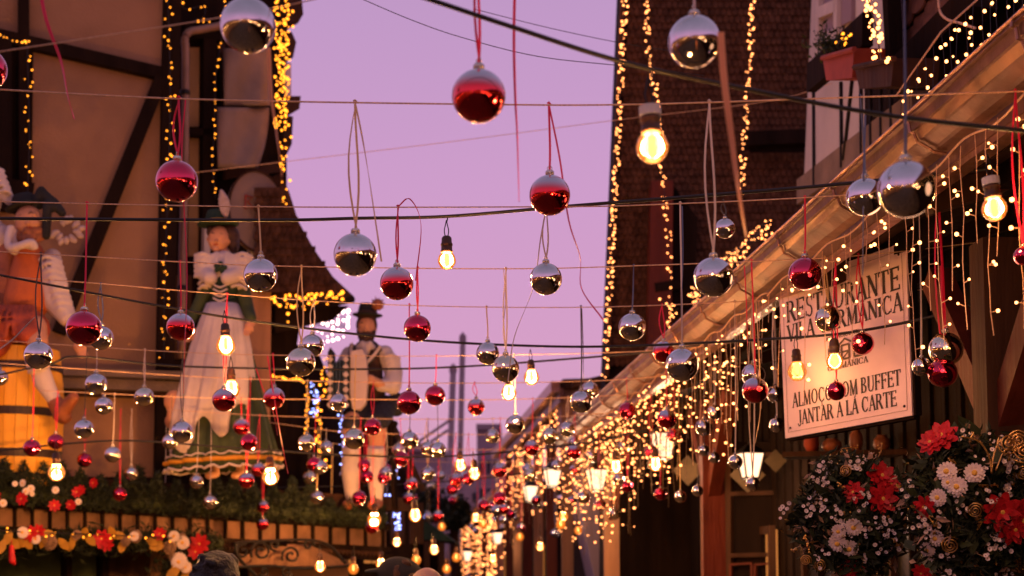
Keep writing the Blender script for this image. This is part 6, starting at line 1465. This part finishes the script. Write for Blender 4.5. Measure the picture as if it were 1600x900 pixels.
# flower garland under the balcony
t = thing('flower_garland', 'long garland of yellow leaves, cones and red poinsettias under the balcony', 'garland', BA.hit(150, 860, .10))
MB().tube([BA.hit(-60, 838, .10), BA.hit(160, 846, .10), BA.hit(345, 848, .10)], .04, 8).build('core', 'leaf_dark', t)
leaves(lambda g: BA.hit(g.uniform(-60, 345), g.gauss(846, 9), .10 + g.uniform(-.08, .12)), 2600, .04, 'fir_sprigs', 'leaf_fir', t, 61, .18)
lv = MB(); lv.prism([(0, .06), (.024, .03), (.03, 0), (.02, -.03), (0, -.05), (-.02, -.03), (-.03, 0), (-.024, .03)], .003); LEAFM = lv.mesh('yellow_leaf', 'leaf_yellow')
pc = MB()
for j in range(7):
    z = -.035 + j * .012; rr_ = .034 * math.sin(math.pi * (j + 1) / 8.5)
    for k in range(8):
        a = 2 * math.pi * k / 8 + j * .4; pc.box((rr_ * math.cos(a), rr_ * math.sin(a), z), (.016, .014, .005), Matrix.Rotation(a, 3, 'Z') @ Matrix.Rotation(.5, 3, 'Y'))
pc.ell((0, 0, 0), (.016, .016, .04), None, 8, 6); CONE = pc.mesh('pinecone', 'pinecone')
for u in (4, 12, 22, 28, 38, 45, 68, 74, 110, 118, 132, 140, 176, 184, 190, 238, 244, 248, 30, 100): 
    p = BA.hit(u + rnd.uniform(-2, 2), rnd.uniform(832, 856), .24); M = Matrix.Translation(p - t.location) @ Matrix.Rotation(rnd.random() * 6, 4, 'Y') @ Matrix.Rotation(rnd.uniform(-.5, .10), 4, 'X'); inst('yellow_leaf', LEAFM, t, M=M)
for u, v, s_ in ((78, 848, 1.2), (62, 838, .8), (120, 836, .8), (196, 846, .9), (212, 838, 1.1), (265, 855, 1.2), (284, 840, .8), (270, 870, .8)): inst('pinecone', CONE, t, M=Matrix.Translation(BA.hit(u, v, .26) - t.location) @ Matrix.Rotation(rnd.uniform(-.6, .12), 4, 'X') @ Matrix.Scale(s_, 4))
for u, v, s_ in ((48, 834, .9), (60, 830, .8), (160, 842, 1.1), (166, 850, .9), (250, 834, .8), (312, 850, 1.3), (306, 862, 1.0)): flower(t, POIN, BA.hit(u, v, .28), (0, -1, 0), s_ * 1.3, 'poinsettia')
for u, v, s_ in ((36, 832, 1), (272, 838, 1.1), (286, 848, 1.3), (280, 876, 1.6), (56, 842, .9), (210, 838, .9)): flower(t, DAISY, BA.hit(u, v, .30), (0, -1, 0), s_ * 1.4, 'daisy')
light_string([BA.hit(-20, 828, .30), BA.hit(60, 832, .30), BA.hit(180, 836, .30), BA.hit(300, 842, .30)], 22, 'warm light string threaded along the flower garland', 'mini_gold', .007, .03)
for (u, v, lab) in ((18, 876, 'long red felt stocking ornament hanging from the garland start'),):
    b = MB(); p = BA.hit(u, 855, .25); b.cap(p, BA.hit(u + 1, 876, .25), .016, .022); b.cap(BA.hit(u + 1, 876, .25), BA.hit(u + 4, 880, .24), .022, .014); b.tube([p, p + Vector((0, 0, .08))], .003, 5)
    o = b.solo('felt_ornament', 'petal_red', lab, 'ornament')
t = thing('hanging_flowers', 'low drooping bunch of white and yellow flowers at the garland end', 'flower arrangement', BA.hit(285, 900, .12))
leaves(lambda g: BA.hit(g.gauss(285, 18), g.gauss(888, 12), .12 + g.uniform(-.08, .1)), 900, .035, 'fir_sprigs', 'leaf_fir', t, 65, .2)
for u, v in ((276, 884), (292, 892), (270, 896), (300, 898)): inst('yellow_leaf', LEAFM, t, M=Matrix.Translation(BA.hit(u, v, .30) - t.location) @ Matrix.Rotation(rnd.random() * 6, 4, 'Y') @ Matrix.Scale(1.3, 4))
for u, v, s_ in ((280, 878, 2), (290, 886, 1.6)): flower(t, DAISY, BA.hit(u, v, .33), (0, -1, 0), s_, 'daisy')
# red and white bits in the fir garland by the barrel
t = thing('flower_garland', 'faded red and white flowers tucked in the fir below the barrel', 'garland', BA.hit(60, 800, .2))
for k in range(16): flower(t, POIN if k % 2 else DAISY, BA.hit(rnd.uniform(-10, 150), rnd.uniform(752, 790), .28), (rnd.uniform(-.5, .5), -1, 0), rnd.uniform(.6, 1.0), 'poinsettia' if k % 2 else 'daisy')
